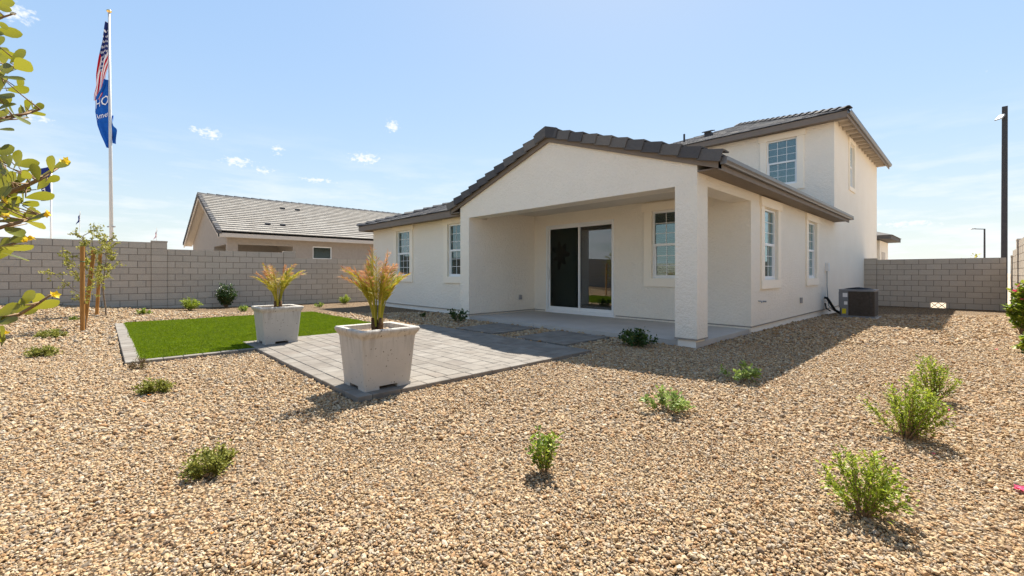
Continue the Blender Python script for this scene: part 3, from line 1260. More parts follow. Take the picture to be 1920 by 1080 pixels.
def build_house():
    H = thing('house', (-6.1, 9.3, 0), 'cream stucco house with covered patio, dark tile roof and a two storey part behind', 'house')
    ZT = 0.145
    XR, XL = -2.99, -9.24
    YF, YP, YL, Y2, YB = 6.86, 9.30, 7.48, 16.82, 25.75
    XLL = -15.55
    RX = (XR + XL) / 2
    SL = 0.335
    rear = Frame('rear', YP)
    rearL = Frame('rear', YL)
    rear2 = Frame('rear', Y2)
    side = Frame('side', XR)
    winp = [(-5.11, -4.20, 1.08, 2.62)]
    door = (-8.40, -6.14, 0.10, 2.545)
    # --- walls
    m = MB()
    wall_grid(m, rear, -8.87, XR, ZT, 2.95, [w for w in winp] + [(door[0], door[1], ZT - 1, door[3])], 0.15)
    m.build('porch_wall', 'stucco', H)
    m = MB()
    winsL = [(-13.76, -12.86, 1.10, 2.63), (-10.68, -9.78, 1.10, 2.63)]
    wall_grid(m, rearL, XLL, XL + .15, ZT, 2.92, winsL, 0.15)
    m.build('left_wing_wall', 'stucco', H)
    m = MB()
    wall_grid(m, Frame('side', XLL + .15), YL + .15, YB, ZT, 2.92, [], 0.15)
    m.build('left_end_wall', 'stucco', H)
    m = MB()
    winsS = [(10.03, 10.94, 1.06, 2.57), (13.57, 14.48, 1.06, 2.57)]
    wall_grid(m, side, YP + .15, Y2, ZT, 2.95, winsS, 0.15)
    m.build('side_wall', 'stucco', H)
    # porch: left wing wall (thick), right column, beams and gable in one stucco skin
    m = MB()
    m.box(XL, -8.87, YF, YL, ZT, 2.62)
    m.box(XL + .15, -8.87, YL, YP + .1, ZT, 2.95)
    m.build('porch_side_wall', 'stucco', H)
    m = MB().box(-3.36, XR, YF, YF + .40, ZT, 2.62)
    m.build('column', 'stucco', H, bevel=0.008)
    zt = lambda x: 4.2 - SL * abs(x - RX) - 0.13
    m = MB()
    m.prism([(XL, 2.62), (XR, 2.62), (XR, zt(XR)), (RX, zt(RX)), (XL, zt(XL))], lambda u, v, d: (u, d, v), YF, YF + .40)
    m.build('gable_wall', 'stucco', H)
    m = MB().box(XR - .37, XR, YF + .40, YP, 2.62, 2.95)
    m.build('side_beam', 'stucco', H)
    MB().box(-8.87, XR - .37, YF + .40, YP, 2.86, 2.90).build('porch_ceiling', 'porch_ceiling', H)
    # corner beads
    for x, y in ((XR, YF), (XR, YP)):
        pass
    # --- foundation, a little behind the stucco
    m = MB()
    i = 0.022
    m.box(XLL + i, XL + .2, YL + i, YB - 1, -.15, ZT - .012)
    m.box(-8.87 - .05, XR - i, YP + i, YB - 1, -.15, ZT - .0125)
    m.box(XL + i, -8.87 - i, YF + i, YP + .1, -.15, ZT - .0122)
    m.build('foundation', 'plinth', H)
    MB().box(-3.36 + .035, XR - .035, YF + .03, YF + .37, -.15, ZT + .003).build('column_base', 'plinth', H)
    m = MB()
    for b in ((XLL - .006, XL + .1, YL - .006, YL + .02), (-8.87 + .0, door[0] - .06, YP - .007, YP + .02), (door[1] + .06, XR + .006, YP - .007, YP + .02), (XR - .02, XR + .007, YP - .006, YB),
              (XL - .006, -8.87 + .006, YF - .007, YP)):
        m.box(b[0] - .004, b[1] + .004, b[2] - .004, b[3], ZT - .020, ZT + .002)
    m.box(-3.366, XR + .006, YF - .006, YF + .406, ZT - .018, ZT + .002)
    m.build('weep_screed', 'screed', H)
    # --- slab
    s = MB()
    s.box(SLAB[0], -6.62, SLAB[2], SLAB[3] + .05, -.1, 0.09)
    s.box(-6.612, SLAB[1] + .0, SLAB[2] + .0005, SLAB[3] + .05, -.1, 0.0898)
    s.box(SLAB[0] + .01, SLAB[1] - .01, SLAB[2] + .02, SLAB[3], -.1, 0.082)
    s.build('porch_slab', 'slab', H)
    # --- windows
    for w in winp:
        make_window(H, rear, *w)
    for w in winsL:
        make_window(H, rearL, *w)
    for w in winsS:
        make_window(H, side, *w)
    # --- sliding door
    d0, d1, dz0, dz1 = door
    m = MB()
    f = 0.055
    rear.box(m, d0, d0 + f, -.13, .022, dz0, dz1)
    rear.box(m, d1 - f, d1, -.13, .022, dz0, dz1)
    rear.box(m, d0 + f, d1 - f, -.13, .0215, dz1 - f, dz1)
    rear.box(m, d0 + f, d1 - f, -.13, .0215, dz0, dz0 + .07)
    sd = m.build('sliding_door', 'white_vinyl', H)
    MB().box(d0 - .05, d1 + .05, YP - .02, YP + .14, 0.0895, 0.0995).build('door_threshold', 'white_vinyl', sd)
    dm = (d0 + d1) / 2
    for k, (a, b, n) in enumerate(((d0 + f, dm + .02, -.045), (dm - .02, d1 - f, -.085))):
        p = MB()
        z0, z1 = dz0 + .07, dz1 - f
        st = 0.045 if k == 0 else 0.035
        rear.box(p, a, a + st, n - .03, n, z0, z1)
        rear.box(p, b - st, b, n - .03, n, z0, z1)
        rear.box(p, a + st, b - st, n - .03, n - .0005, z0, z0 + .09)
        rear.box(p, a + st, b - st, n - .03, n - .0005, z1 - .05, z1)
        pn = p.build('door_panel', 'white_vinyl', sd)
        g = MB()
        rear.box(g, a + st, b - st, n - .018, n - .012, z0 + .09, z1 - .05)
        g.build('pane', 'screened_glass' if k == 0 else 'door_glass', pn)
        if k == 0:
            h = MB()
            rear.box(h, a + .012, a + .032, n + .03, n + .045, 1.05, 1.32)
            rear.box(h, a + .012, a + .032, n, n + .03, 1.05, 1.075)
            rear.box(h, a + .012, a + .032, n, n + .03, 1.295, 1.32)
            h.build('handle', 'white_vinyl', pn)
    # --- dark rooms behind the glass
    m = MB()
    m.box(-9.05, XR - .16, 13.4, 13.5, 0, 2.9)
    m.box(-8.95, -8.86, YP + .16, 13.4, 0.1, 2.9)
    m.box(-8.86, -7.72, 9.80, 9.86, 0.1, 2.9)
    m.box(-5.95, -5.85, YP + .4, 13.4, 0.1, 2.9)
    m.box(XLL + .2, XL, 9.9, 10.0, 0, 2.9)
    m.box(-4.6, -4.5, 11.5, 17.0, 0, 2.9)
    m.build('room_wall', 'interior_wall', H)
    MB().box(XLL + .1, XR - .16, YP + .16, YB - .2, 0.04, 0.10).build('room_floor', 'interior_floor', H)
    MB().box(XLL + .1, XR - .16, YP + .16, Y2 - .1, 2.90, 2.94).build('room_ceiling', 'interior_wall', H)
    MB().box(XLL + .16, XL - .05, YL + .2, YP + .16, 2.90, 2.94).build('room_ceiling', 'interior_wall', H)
    # flower-shaped wall piece seen faintly through the left pane
    m = MB()
    c = Vector((-8.27, 9.755, 1.74))
    N = 72
    poly = []
    for i in range(N):
        a = 2 * math.pi * i / N
        r = 0.27 + 0.09 * math.cos(7 * a) + 0.04 * math.sin(3 * a + .7)
        poly.append((r * math.cos(a) * 0.85, r * math.sin(a) * 1.15))
    m.prism(poly, lambda u, v, d: (c.x + u, c.y + d, c.z + v), 0, .035)
    m.build('wall_art', 'wall_art', H)
    for x, y, z in ((-7.0, 10.6, 2.9), (-7.05, 11.4, 2.9), (-7.1, 12.3, 2.9), (-5.0, 10.9, 2.9)):
        MB().tube([(x, y, z - .012), (x, y, z + .002)], 0.055, 16).build('ceiling_lamp', 'lamp_disc', H)
    # --- gable roof running back to the two storey part
    ze = 4.2 - SL * (RX - (XL - .37))
    y0, y1 = YF - .10, Y2
    roof = MB()
    for s in (-1, 1):
        xe = RX + s * 3.50
        zr, zl = 4.2 - .10, 4.2 - .10 - SL * 3.50
        roof.hexa([(RX, y0 + .03, zr - .03), (xe, y0 + .03, zl - .03), (xe, y1, zl - .03), (RX, y1, zr - .03),
                   (RX, y0 + .03, zr), (xe, y0 + .03, zl), (xe, y1, zl), (RX, y1, zr)])
    rf = roof.build('gable_roof', 'underlay', H)
    t = MB()
    tiles_plane(t, (RX + 3.53, y0 + .03, 3.02 - .075), (RX + 3.53, y1 + .05, 3.02 - .075), (-1, 0, 0), SL, 3.53, 0, 0)
    tag(t.build('roof_tiles', 'tile_dark', rf), kind='stuff')
    t = MB()
    tiles_plane(t, (RX - 3.53, y1, 3.02 - .075), (RX - 3.53, y0 + .03, 3.02 - .075), (1, 0, 0), SL, 3.53, 0, 0)
    tag(t.build('roof_tiles', 'tile_dark', rf), kind='stuff')
    # rake tiles, one by one
    n = 11
    Ls = 3.56 / n
    slope_len = math.sqrt(1 + SL * SL)
    mesh = rake_tile_mesh(Ls * slope_len + .03)
    ang = math.atan(SL)
    for s in (-1, 1):
        for k in range(n):
            d = 3.56 - k * Ls
            x = RX + s * d
            z = 4.195 - SL * d
            o = instance(mesh, 'rake_tile', rf, (x, y0 - .012, z))
            if s < 0:
                o.rotation_euler = (random.uniform(-.02, .02), -ang + random.uniform(-.008, .008), 0)
            else:
                o.scale = (-1, 1, 1)
                o.rotation_euler = (random.uniform(-.02, .02), ang + random.uniform(-.008, .008), 0)
    # peak tile and ridge tiles
    m = MB()
    for s in (-1, 1):
        m.prism([(0, 4.265), (s * .30, 4.265 - SL * .30), (s * .30, 4.05 - SL * .30), (0, 4.05)], lambda u, v, d: (RX + u, d, v), y0 - .035, y0 + .02)
        m.prism([(0, 4.245), (s * .17, 4.245 - SL * .17), (s * .17, 4.22 - SL * .17), (0, 4.22)], lambda u, v, d: (RX + u, d, v), y0 + .021, y0 + .34)
    m.build('peak_tile', 'tile_dark', rf)
    cm = cap_mesh(0.36, 0.15)
    for k in range(26):
        instance(cm, 'ridge_tile', rf, (RX, y0 + .36 + k * .36, 4.20), (0, 0, R(90)))
    # barge boards
    for s in (-1, 1):
        m = MB()
        m.prism([(0, 4.06), (s * 3.50, 4.06 - SL * 3.50), (s * 3.50, 3.955 - SL * 3.50), (0, 3.955)], lambda u, v, d: (RX + u, d, v), YF - .052, YF - .004)
        m.build('barge_board', 'fascia', rf)
    # side eave: soffit, fascia, gutter
    xe = RX + 3.50
    m = MB().box(xe - .03, xe, YF - .052, Y2 + .03, 2.765, 2.925)
    m.build('fascia', 'fascia', rf)
    m = MB().box(XR + .003, xe - .03, YF + .0, Y2 - .0, 2.80, 2.82)
    m.build('soffit', 'fascia', rf)
    m = MB()
    prof = [(0, 2.845), (.062, 2.845), (.072, 2.87), (.095, 2.90), (.10, 2.955), (.094, 2.955), (.088, 2.905), (.065, 2.875), (.057, 2.852), (.006, 2.852), (.006, 2.95), (0, 2.95)]
    m.prism(prof, lambda u, v, d: (xe + .001 + u, d, v), YF - .06, Y2 + .12)
    m.box(xe + .002, xe + .095, Y2 + .121, Y2 + .126, 2.85, 2.95)
    m.box(xe + .002, xe + .095, YF - .066, YF - .061, 2.85, 2.95)
    m.build('gutter', 'gutter', rf)
    # left rake end return
    m = MB().box(XL - .36, XL, YF - .05, YL, 2.78, 2.80)
    m.build('soffit', 'fascia', rf)
    m = MB().box(RX - 3.50, RX - 3.47, YF - .052, YL - .4, 2.765, 2.925)
    m.build('fascia', 'fascia', rf)
    # --- hip roof of the left wing
    xl, yl = XLL - .40, YL - .40
    yr = 12.0
    z0 = 2.935
    run = yr - yl
    m = MB()
    zr = z0 + SL * run
    P = [(xl, yl, z0), (RX, yl, z0), (RX, yr, zr), (xl + run, yr, zr), (xl, 2 * yr - yl, z0), (RX, 2 * yr - yl, z0)]
    P2 = [(x, y, z - .03) for x, y, z in P]
    m.add(P + P2, [(0, 1, 2, 3), (0, 3, 4), (3, 2, 5, 4), (6, 9, 8, 7), (6, 10, 9), (9, 10, 11, 8)])
    rl = m.build('hip_roof', 'underlay', H, recalc=False)
    t = MB()
    # stop the field at the valley with the gable roof
    tiles_plane(t, (xl - .03, yl - .03, z0), (RX - 3.45, yl - .03, z0), (0, 1, 0), SL, run, 1, -1.0)
    tag(t.build('roof_tiles', 'tile_dark', rl), kind='stuff')
    t = MB()
    tiles_plane(t, (xl - .03, 2 * yr - yl, z0), (xl - .03, yl - .03, z0), (1, 0, 0), SL, run, 1, 1)
    tag(t.build('roof_tiles', 'tile_dark', rl), kind='stuff')
    cm2 = cap_mesh(0.36, 0.13)
    L = math.hypot(run, run)
    for k in range(int(L / .36)):
        q = k * .36 / math.sqrt(2)
        o = instance(cm2, 'hip_tile', rl, (xl - .03 + q, yl - .03 + q, z0 + SL * q + .085))
        o.rotation_euler = Euler((0, -math.atan(SL / math.sqrt(2)), R(45)))
    m = MB().box(xl, RX - 3.46, yl, yl + .03, 2.765, z0 + .01)
    m.build('fascia', 'fascia', rl)
    m = MB().box(xl, xl + .03, yl + .031, 16, 2.765, z0 + .01)
    m.build('fascia', 'fascia', rl)
    m = MB().box(xl + .03, XL - .37, yl + .03, YL - .003, 2.80, 2.82)
    m.box(xl + .03, XLL - .003, YL, 16, 2.80, 2.82)
    m.build('soffit', 'fascia', rl)
    # --- two storey part
    m = MB()
    w2 = [(-4.91, -4.00, 4.20, 5.74)]
    X2L = -11.6
    wall_grid(m, rear2, X2L, XR, ZT, 6.12, w2, 0.15)
    w2s = [(19.25, 20.10, 4.28, 5.82)]
    m.build('upper_rear_wall', 'stucco', H)
    m = MB()
    wall_grid(m, side, Y2 + .15, YB, ZT, 6.12, w2s, 0.15)
    m.build('upper_side_wall', 'stucco', H)
    m = MB().box(X2L, XR - .15, YB - .15, YB, ZT, 6.12)
    m.box(X2L, X2L + .15, Y2 + .15, YB - .15, 2.5, 6.12)
    m.build('upper_far_wall', 'stucco', H)
    for w in w2:
        make_window(H, rear2, *w, ext=0.20)
    for w in w2s:
        make_window(H, side, *w, ext=0.14)
    m = MB().box(X2L + .2, XR - .2, Y2 + 1.5, Y2 + 1.6, 2.95, 6.1)
    m.build('room_wall', 'interior_wall', H)
    MB().tube([(-4.75, Y2 + .9, 5.93), (-4.75, Y2 + .9, 5.945)], 0.07, 16).build('ceiling_lamp', 'lamp_disc', H)
    MB().box(X2L + .2, XR - .2, Y2 + .2, Y2 + 1.5, 5.945, 5.97).build('room_ceiling', 'interior_wall', H)
    S2 = 0.375
    ex0, ex1, ey0, ey1 = X2L - .4, XR + .40, Y2 - .40, YB + .40
    ze = 6.13
    run = (ey1 - ey0) / 2
    ym = (ey0 + ey1) / 2
    zr = ze + S2 * run
    m = MB()
    P = [(ex0, ey0, ze), (ex1, ey0, ze), (ex1, ey1, ze), (ex0, ey1, ze), (ex0 + run, ym, zr), (max(ex1 - run, ex0 + run + .2), ym, zr)]
    P2 = [(x, y, z - .03) for x, y, z in P]
    F = [(0, 1, 5, 4), (1, 2, 5), (2, 3, 4, 5), (3, 0, 4)]
    m.add(P + P2, F + [tuple(i + 6 for i in reversed(f)) for f in F])
    r2 = m.build('upper_roof', 'underlay', H, recalc=False)
    rx1 = max(ex1 - run, ex0 + run + .2)
    t = MB()
    tiles_plane(t, (ex0, ey0 - .03, ze), (ex1 + .03, ey0 - .03, ze), (0, 1, 0), S2, run + .03, 1, 1)
    tag(t.build('roof_tiles', 'tile_dark', r2), kind='stuff')
    t = MB()
    tiles_plane(t, (ex1 + .03, ey0 - .03, ze), (ex1 + .03, ey1, ze), (-1, 0, 0), S2, run + .03, 1, 1)
    tag(t.build('roof_tiles', 'tile_dark', r2), kind='stuff')
    for k in range(int(math.hypot(run, run) / .36)):
        q = k * .36 / math.sqrt(2)
        o = instance(cm2, 'hip_tile', r2, (ex1 + .03 - q, ey0 - .03 + q, ze + S2 * q + .09))
        o.rotation_euler = Euler((0, -math.atan(S2 / math.sqrt(2)), R(135)))
    for k in range(int((rx1 - ex0 - run) / .36)):
        instance(cm2, 'ridge_tile', r2, (rx1 - k * .36, ym, zr + .08), (0, 0, R(180)))
    m = MB().box(ex0, ex1, ey0, ey0 + .03, 5.94, ze + .005)
    m.build('fascia', 'fascia', r2)
    m = MB().box(ex1 - .03, ex1, ey0 + .031, ey1, 5.94, ze + .005)
    m.build('fascia', 'fascia', r2)
    m = MB().box(ex0 + .03, ex1 - .031, ey0 + .031, Y2 - .003, 5.98, 6.0)
    m.build('soffit', 'fascia', r2)
    m = MB()
    prof2 = [(u, v + 3.19) for u, v in prof]
    m.prism(prof2, lambda u, v, d: (ex1 + .001 + u * .9, d, v), ey0 - .02, ey1)
    m.build('gutter', 'gutter', r2)
    m = MB()
    yy = Y2 + .05
    while yy < YB:
        o = MB().box(XR + .003, ex1 - .031, yy, yy + .045, 5.99, 6.09)
        o.build('rafter_tail', 'taupe_trim', r2)
        yy += 0.61
    m = MB().box(XR + .003, ex1 - .031, Y2, ey1 - .05, 6.095, 6.11)
    m.build('eave_board', 'taupe_trim', r2)
    # roof vents
    for x, y, s in ((-7.5, 18.3, 1), (-8.4, 18.0, 0)):
        z = ze + S2 * (y - ey0) + .06
        v = MB()
        if s:
            v.box(x - .13, x + .13, y - .12, y + .12, z - .08, z + .12)
            v.hexa([(x - .2, y - .2, z + .12), (x + .2, y - .2, z + .12), (x + .2, y + .15, z + .2), (x - .2, y + .15, z + .2),
                    (x - .2, y - .2, z + .15), (x + .2, y - .2, z + .15), (x + .2, y + .15, z + .23), (x - .2, y + .15, z + .23)])
            v.build('roof_vent', 'dark_metal', r2)
        else:
            v.tube([(x, y, z - .1), (x, y, z + .32)], .04, 10)
            v.build('vent_pipe', 'dark_metal', r2)
    # --- front entry roof peeping out past the far corner
    m = MB()
    m.box(XR - 1.5, -2.95, 26.3, 29.2, 0, 2.72)
    m.build('entry_wall', 'stucco', H)
    m = MB()
    m.box(-2.949, -2.93, 26.9, 28.0, 0.2, 2.2)
    m.build('entry_recess', 'taupe_trim', H)
    m = MB()
    a, b, c0, c1 = XR - 2, -2.5, 25.8, 29.6
    m.hexa([(a, c0, 2.75), (b, c0, 2.75), (b, c1, 2.75), (a, c1, 2.75), (a, c0, 2.92), (b, c0, 2.92), (b, c1, 2.92), (a, c1, 2.92)])
    m.hexa([(a, c0 - .03, 2.925), (b + .05, c0 - .03, 2.925), (b + .05, c1, 2.925), (a, c1, 2.925), (a, c0 + 1.3, 3.4), (b - 1.3, c0 + 1.3, 3.4), (b - 1.3, c1 - 1.3, 3.4), (a, c1 - 1.3, 3.4)])
    m.build('entry_roof', 'tile_dark', H)
    # --- small fittings
    p = spot(975, 557, 1) - Vector((0, 0, CAM_H))
    tt = -8.87 / p.x
    yo, zo = p.y * tt, CAM_H + p.z * tt
    MB().box(-8.872, -8.83, yo - .05, yo + .05, zo - .065, zo + .065).build('outlet_box', 'grey_box', H, bevel=.006)
    MB().box(XR - .002, XR + .045, 12.82, 12.93, .44, .58).build('outlet_box', 'grey_box', H, bevel=.006)
    MB().box(XR - .002, XR + .04, 12.98, 13.07, .44, .57).build('outlet_box', 'stucco_trim', H, bevel=.006)
    b = MB().tube([(XR - .01, 9.72, .63), (XR + .05, 9.72, .63), (XR + .07, 9.72, .60)], .011, 8)
    b.tube([(XR - .01, 10.02, .61), (XR + .06, 10.02, .61)], .016, 8)
    b.tube([(XR + .045, 9.72, .63), (XR + .045, 10.02, .612)], .006, 6)
    b.build('hose_bib', 'grey_box', H)
    dis = MB().box(XR - .002, XR + .09, 15.56, 15.72, 1.26, 1.50).build('disconnect_box', 'white_paint', H, bevel=.008)
    MB().tube([(XR + .035, 15.64, 1.27), (XR + .035, 15.64, .85), (XR + .05, 15.66, .5), (XR + .08, 15.6, .25), (XR + .2, 15.5, .12)], .012, 8).build('conduit', 'grey_box', H)
    MB().tube([(XR - .01, 15.5, .48), (XR + .07, 15.47, .47), (XR + .14, 15.42, .36), (XR + .27, 15.38, .13), (XR + .42, 15.36, .05)], [.03, .036, .036, .036, .033], 10).build('refrigerant_line', 'black_rubber', H, smooth=True)
    MB().tube([(XR + .02, 15.46, .32), (XR + .06, 15.44, .16), (XR + .16, 15.40, .10)], .018, 8).build('drain_hose', 'black_rubber', H)
    return H


build_house()


def build_condenser():
    x0, x1, y0, y1, h = -2.56, -1.78, 14.98, 15.74, 0.76
    zb = gz(-2.2, 15.3)
    T = thing('air_conditioner', (-2.2, 15.35, zb), 'grey outdoor air conditioner unit on a pad beside the stucco wall', 'air conditioner')
    MB().box(x0 - .05, x1 + .05, y0 - .05, y1 + .05, zb - .06, zb + .035).build('pad', 'slab', T)

    def rounded(r, a0, a1, b0, b1, seg=5):
        out = []
        for cx, cy, st in ((a1 - r, b0 + r, -90), (a1 - r, b1 - r, 0), (a0 + r, b1 - r, 90), (a0 + r, b0 + r, 180)):
            rr = r
            for k in range(seg + 1):
                an = R(st + 90 * k / seg)
                out.append((cx + rr * math.cos(an), cy + rr * math.sin(an)))
        return out
    z0 = zb + .035
    MB().prism(rounded(.09, x0, x1, y0, y1), lambda u, v, d: (u, v, d), z0, z0 + .045).build('base_pan', 'condenser_paint', T)
    MB().prism(rounded(.085, x0 + .012, x1 - .012, y0 + .012, y1 - .012), lambda u, v, d: (u, v, d), z0 + .045, z0 + h - .05).build('coil', 'condenser_coil', T)
    # louvre wires round the coil
    lv = MB()
    pr = rounded(.09, x0 + .004, x1 - .004, y0 + .004, y1 - .004)
    for k in range(34):
        z = z0 + .06 + k * (h - .13) / 33
        pts = [(u, v, z) for u, v in pr] + [(pr[0][0], pr[0][1], z)]
        lv.tube(pts, .0035, 4, cap=False)
    for k in (3, 9, 0, 15, 21):
        u, v = pr[k % len(pr)]
        lv.tube([(u, v, z0 + .04), (u, v, z0 + h - .05)], .006, 4)
    u = (x0 + x1) / 2 + .1
    lv.tube([(u, y0 + .002, z0 + .04), (u, y0 + .002, z0 + h - .05)], .006, 4)
    tag(lv.build('coil_guard', 'condenser_coil', T), kind='stuff')
    p = MB().box(x0 - .003, x0 + .21, y0 - .006, y0 + .12, z0 + .25, z0 + h - .055)
    p.box(x0 + .05, x0 + .21, y0 - .004, y0 + .12, z0 + .05, z0 + .25)
    pn = p.build('service_panel', 'condenser_paint', T, bevel=.004)
    MB().box(x0 + .09, x0 + .195, y0 - .010, y0 - .006, z0 + .55, z0 + .66).build('label_plate', 'label_white', pn)
    MB().box(x0 + .12, x0 + .195, y0 - .010, y0 - .006, z0 + .34, z0 + .43).build('label_plate', 'label_white', pn)
    MB().box(x0 + .075, x0 + .165, y0 - .009, y0 - .004, z0 + .09, z0 + .23).build('energy_label', 'label_yellow', pn)
    MB().prism(rounded(.10, x0 - .012, x1 + .012, y0 - .012, y1 + .012), lambda u, v, d: (u, v, d), z0 + h - .05, z0 + h).build('top_cover', 'condenser_paint', T)
    g = MB()
    cx, cy = (x0 + x1) / 2, (y0 + y1) / 2
    for k in range(1, 9):
        r = .04 * k
        pts = [(cx + r * math.cos(a), cy + r * math.sin(a), z0 + h + .05 - .04 * (k / 8) ** 2) for a in np.linspace(0, 2 * math.pi, 25)]
        g.tube(pts, .005, 4, cap=False)
    for a in np.linspace(0, 2 * math.pi, 9)[:-1]:
        g.tube([(cx, cy, z0 + h + .055), (cx + .32 * math.cos(a), cy + .32 * math.sin(a), z0 + h + .008)], .006, 4)
    g.tube([(cx, cy, z0 + h - .05), (cx, cy, z0 + h + .055)], .08, 14)
    g.build('fan_guard', 'dark_metal', T)


build_condenser()


# ------------------------------------------------------------------ neighbour house
def build_neighbour():
    RXN, HW, SLN = -26.9, 5.25, 0.425
    zr = 5.22
    y0, y1 = 3.55, 24.0
    T = thing('neighbor_house', (RXN, 12, 0), 'taupe single storey house with pale flat tile roof beyond the left block wall', 'house')
    xe = RXN + HW
    zE = zr - SLN * HW
    m = MB()
    zt = lambda d: zr - SLN * d - .12
    xw = xe - .45
    pts = [(RXN - HW + .45, -.2), (xw - 3.0, -.2), (xw - 3.0, 2.46), (xw - .28, 2.46), (xw - .28, -.2), (xw, -.2), (xw, zt(HW - .45)), (RXN, zt(0)), (RXN - HW + .45, zt(HW - .45))]
    m.prism(pts, lambda u, v, d: (u, d, v), y0 + .40, y0 + .62)
    m.build('gable_wall', 'taupe_stucco', T)
    m = MB()
    sd = Frame('side', xw)
    wall_grid(m, sd, y0 + .62, y1, -.2, zt(HW - .45) + .02, [(4.35, 6.60, -1, 2.46), (7.50, 8.42, 1.30, 2.50)], .2)
    m.build('side_wall', 'taupe_stucco', T)
    MB().box(RXN - HW + .46, xw - 3.0, y0 + .62, y0 + 6.8, -.2, 2.7).build('porch_inner_wall', 'taupe_stucco', T)
    MB().box(xw - 3.0, xw - .2, 6.75, 6.9, -.2, 2.7).build('porch_back_wall', 'taupe_stucco', T)
    d = MB().box(xw - 1.9, xw - .45, 6.70, 6.75, .1, 2.22)
    dr = d.build('patio_door', 'white_vinyl', T)
    MB().box(xw - 1.8, xw - .55, 6.69, 6.699, .2, 2.12).build('pane', 'door_glass', dr)
    MB().box(xw - 3.0, xw - .2, y0 + .62, 6.75, 2.62, 2.66).build('porch_ceiling', 'taupe_stucco', T)
    make_window(T, sd, 7.50, 8.42, 1.30, 2.50, cols=1, rows=1, trim=False)
    m = MB()
    for s in (-1, 1):
        m.hexa([(RXN, y0, zr - .09), (RXN + s * HW, y0, zE - .09), (RXN + s * HW, y1 + .4, zE - .09), (RXN, y1 + .4, zr - .09),
                (RXN, y0, zr - .05), (RXN + s * HW, y0, zE - .05), (RXN + s * HW, y1 + .4, zE - .05), (RXN, y1 + .4, zr - .05)])
    rf = m.build('roof', 'underlay', T)
    t = MB()
    tiles_plane(t, (xe + .04, y0, zE - .05), (xe + .04, y1 + .4, zE - .05), (-1, 0, 0), SLN, HW + .04, 0, 0, exposure=.285, tw=.30, th=.032, lift=.045, jitter=.001)
    tag(t.build('roof_tiles', 'tile_light', rf), kind='stuff')
    t = MB()
    tiles_plane(t, (RXN - HW - .04, y1 + .4, zE - .05), (RXN - HW - .04, y0, zE - .05), (1, 0, 0), SLN, HW + .04, 0, 0, exposure=.285, tw=.30, th=.032, lift=.045, jitter=.001)
    tag(t.build('roof_tiles', 'tile_light', rf), kind='stuff')
    # rake edge tiles
    t = MB()
    n = 19
    for s in (-1, 1):
        for k in range(n):
            d0 = HW + .03 - k * (HW + .03) / n
            d1 = d0 - (HW + .03) / n - .03
            d1 = max(d1, 0)
            za, zb = zr - SLN * d0 + .05, zr - SLN * d1 + .015
            t.hexa([(RXN + s * d0, y0 - .04, za - .17), (RXN + s * d1, y0 - .04, zb - .17), (RXN + s * d1, y0 + .12, zb - .17), (RXN + s * d0, y0 + .12, za - .17),
                    (RXN + s * d0, y0 - .04, za), (RXN + s * d1, y0 - .04, zb), (RXN + s * d1, y0 + .12, zb), (RXN + s * d0, y0 + .12, za)])
    tag(t.build('rake_tiles', 'tile_dark', rf), kind='stuff')
    t = MB()
    for k in range(52):
        ya = y0 - .02 + k * .4
        t.hexa([(RXN - .14, ya, zr - .04), (RXN + .14, ya, zr - .04), (RXN + .14, ya + .42, zr - .04), (RXN - .14, ya + .42, zr - .04),
                (RXN - .05, ya, zr + .075), (RXN + .05, ya, zr + .075), (RXN + .05, ya + .42, zr + .04), (RXN - .05, ya + .42, zr + .04)])
    tag(t.build('ridge_tiles', 'tile_dark', rf), kind='stuff')
    MB().box(xe - .03, xe, y0, y1 + .4, zE - .26, zE - .055).build('fascia', 'taupe_trim', rf)
    MB().box(xw, xe - .03, y0 + .05, y1, zE - .24, zE - .22).build('soffit', 'taupe_trim', rf)
    for s in (-1, 1):
        m = MB()
        m.prism([(0, zr - .10), (s * HW, zE - .10), (s * HW, zE - .28), (0, zr - .28)], lambda u, v, d: (RXN + u, d, v), y0, y0 + .04)
        m.build('barge_board', 'taupe_trim', rf)
        m = MB()
        m.prism([(0, zr - .18), (s * (HW - .03), zE - .18), (s * (HW - .03), zE - .2), (0, zr - .2)], lambda u, v, d: (RXN + u, d, v), y0 + .04, y0 + .41)
        m.build('rake_soffit', 'taupe_trim', rf)
    MB().box(RXN + .35, RXN + .85, y0 + .37, y0 + .40, 3.9, 4.6).build('gable_vent', 'dark_metal', T)
    for yv, dv in ((7.0, 1.35), (7.75, 1.35), (5.6, 4.1), (6.25, 4.1)):
        z = zr - SLN * dv
        v = MB()
        x = RXN + dv
        v.hexa([(x + .10, yv, z - .05), (x + .10, yv + .20, z - .05), (x - .10, yv + .20, z + .05), (x - .10, yv, z + .05),
                (x + .11, yv, z + .055), (x + .11, yv + .20, z + .055), (x - .10, yv + .20, z + .09), (x - .10, yv, z + .09)])
        v.build('roof_vent', 'dark_metal', rf)
    MB().tube([(RXN + 2.4, 13.5, 4.1), (RXN + 2.4, 13.5, 4.55)], .05, 8).build('vent_pipe', 'dark_metal', rf)


build_neighbour()


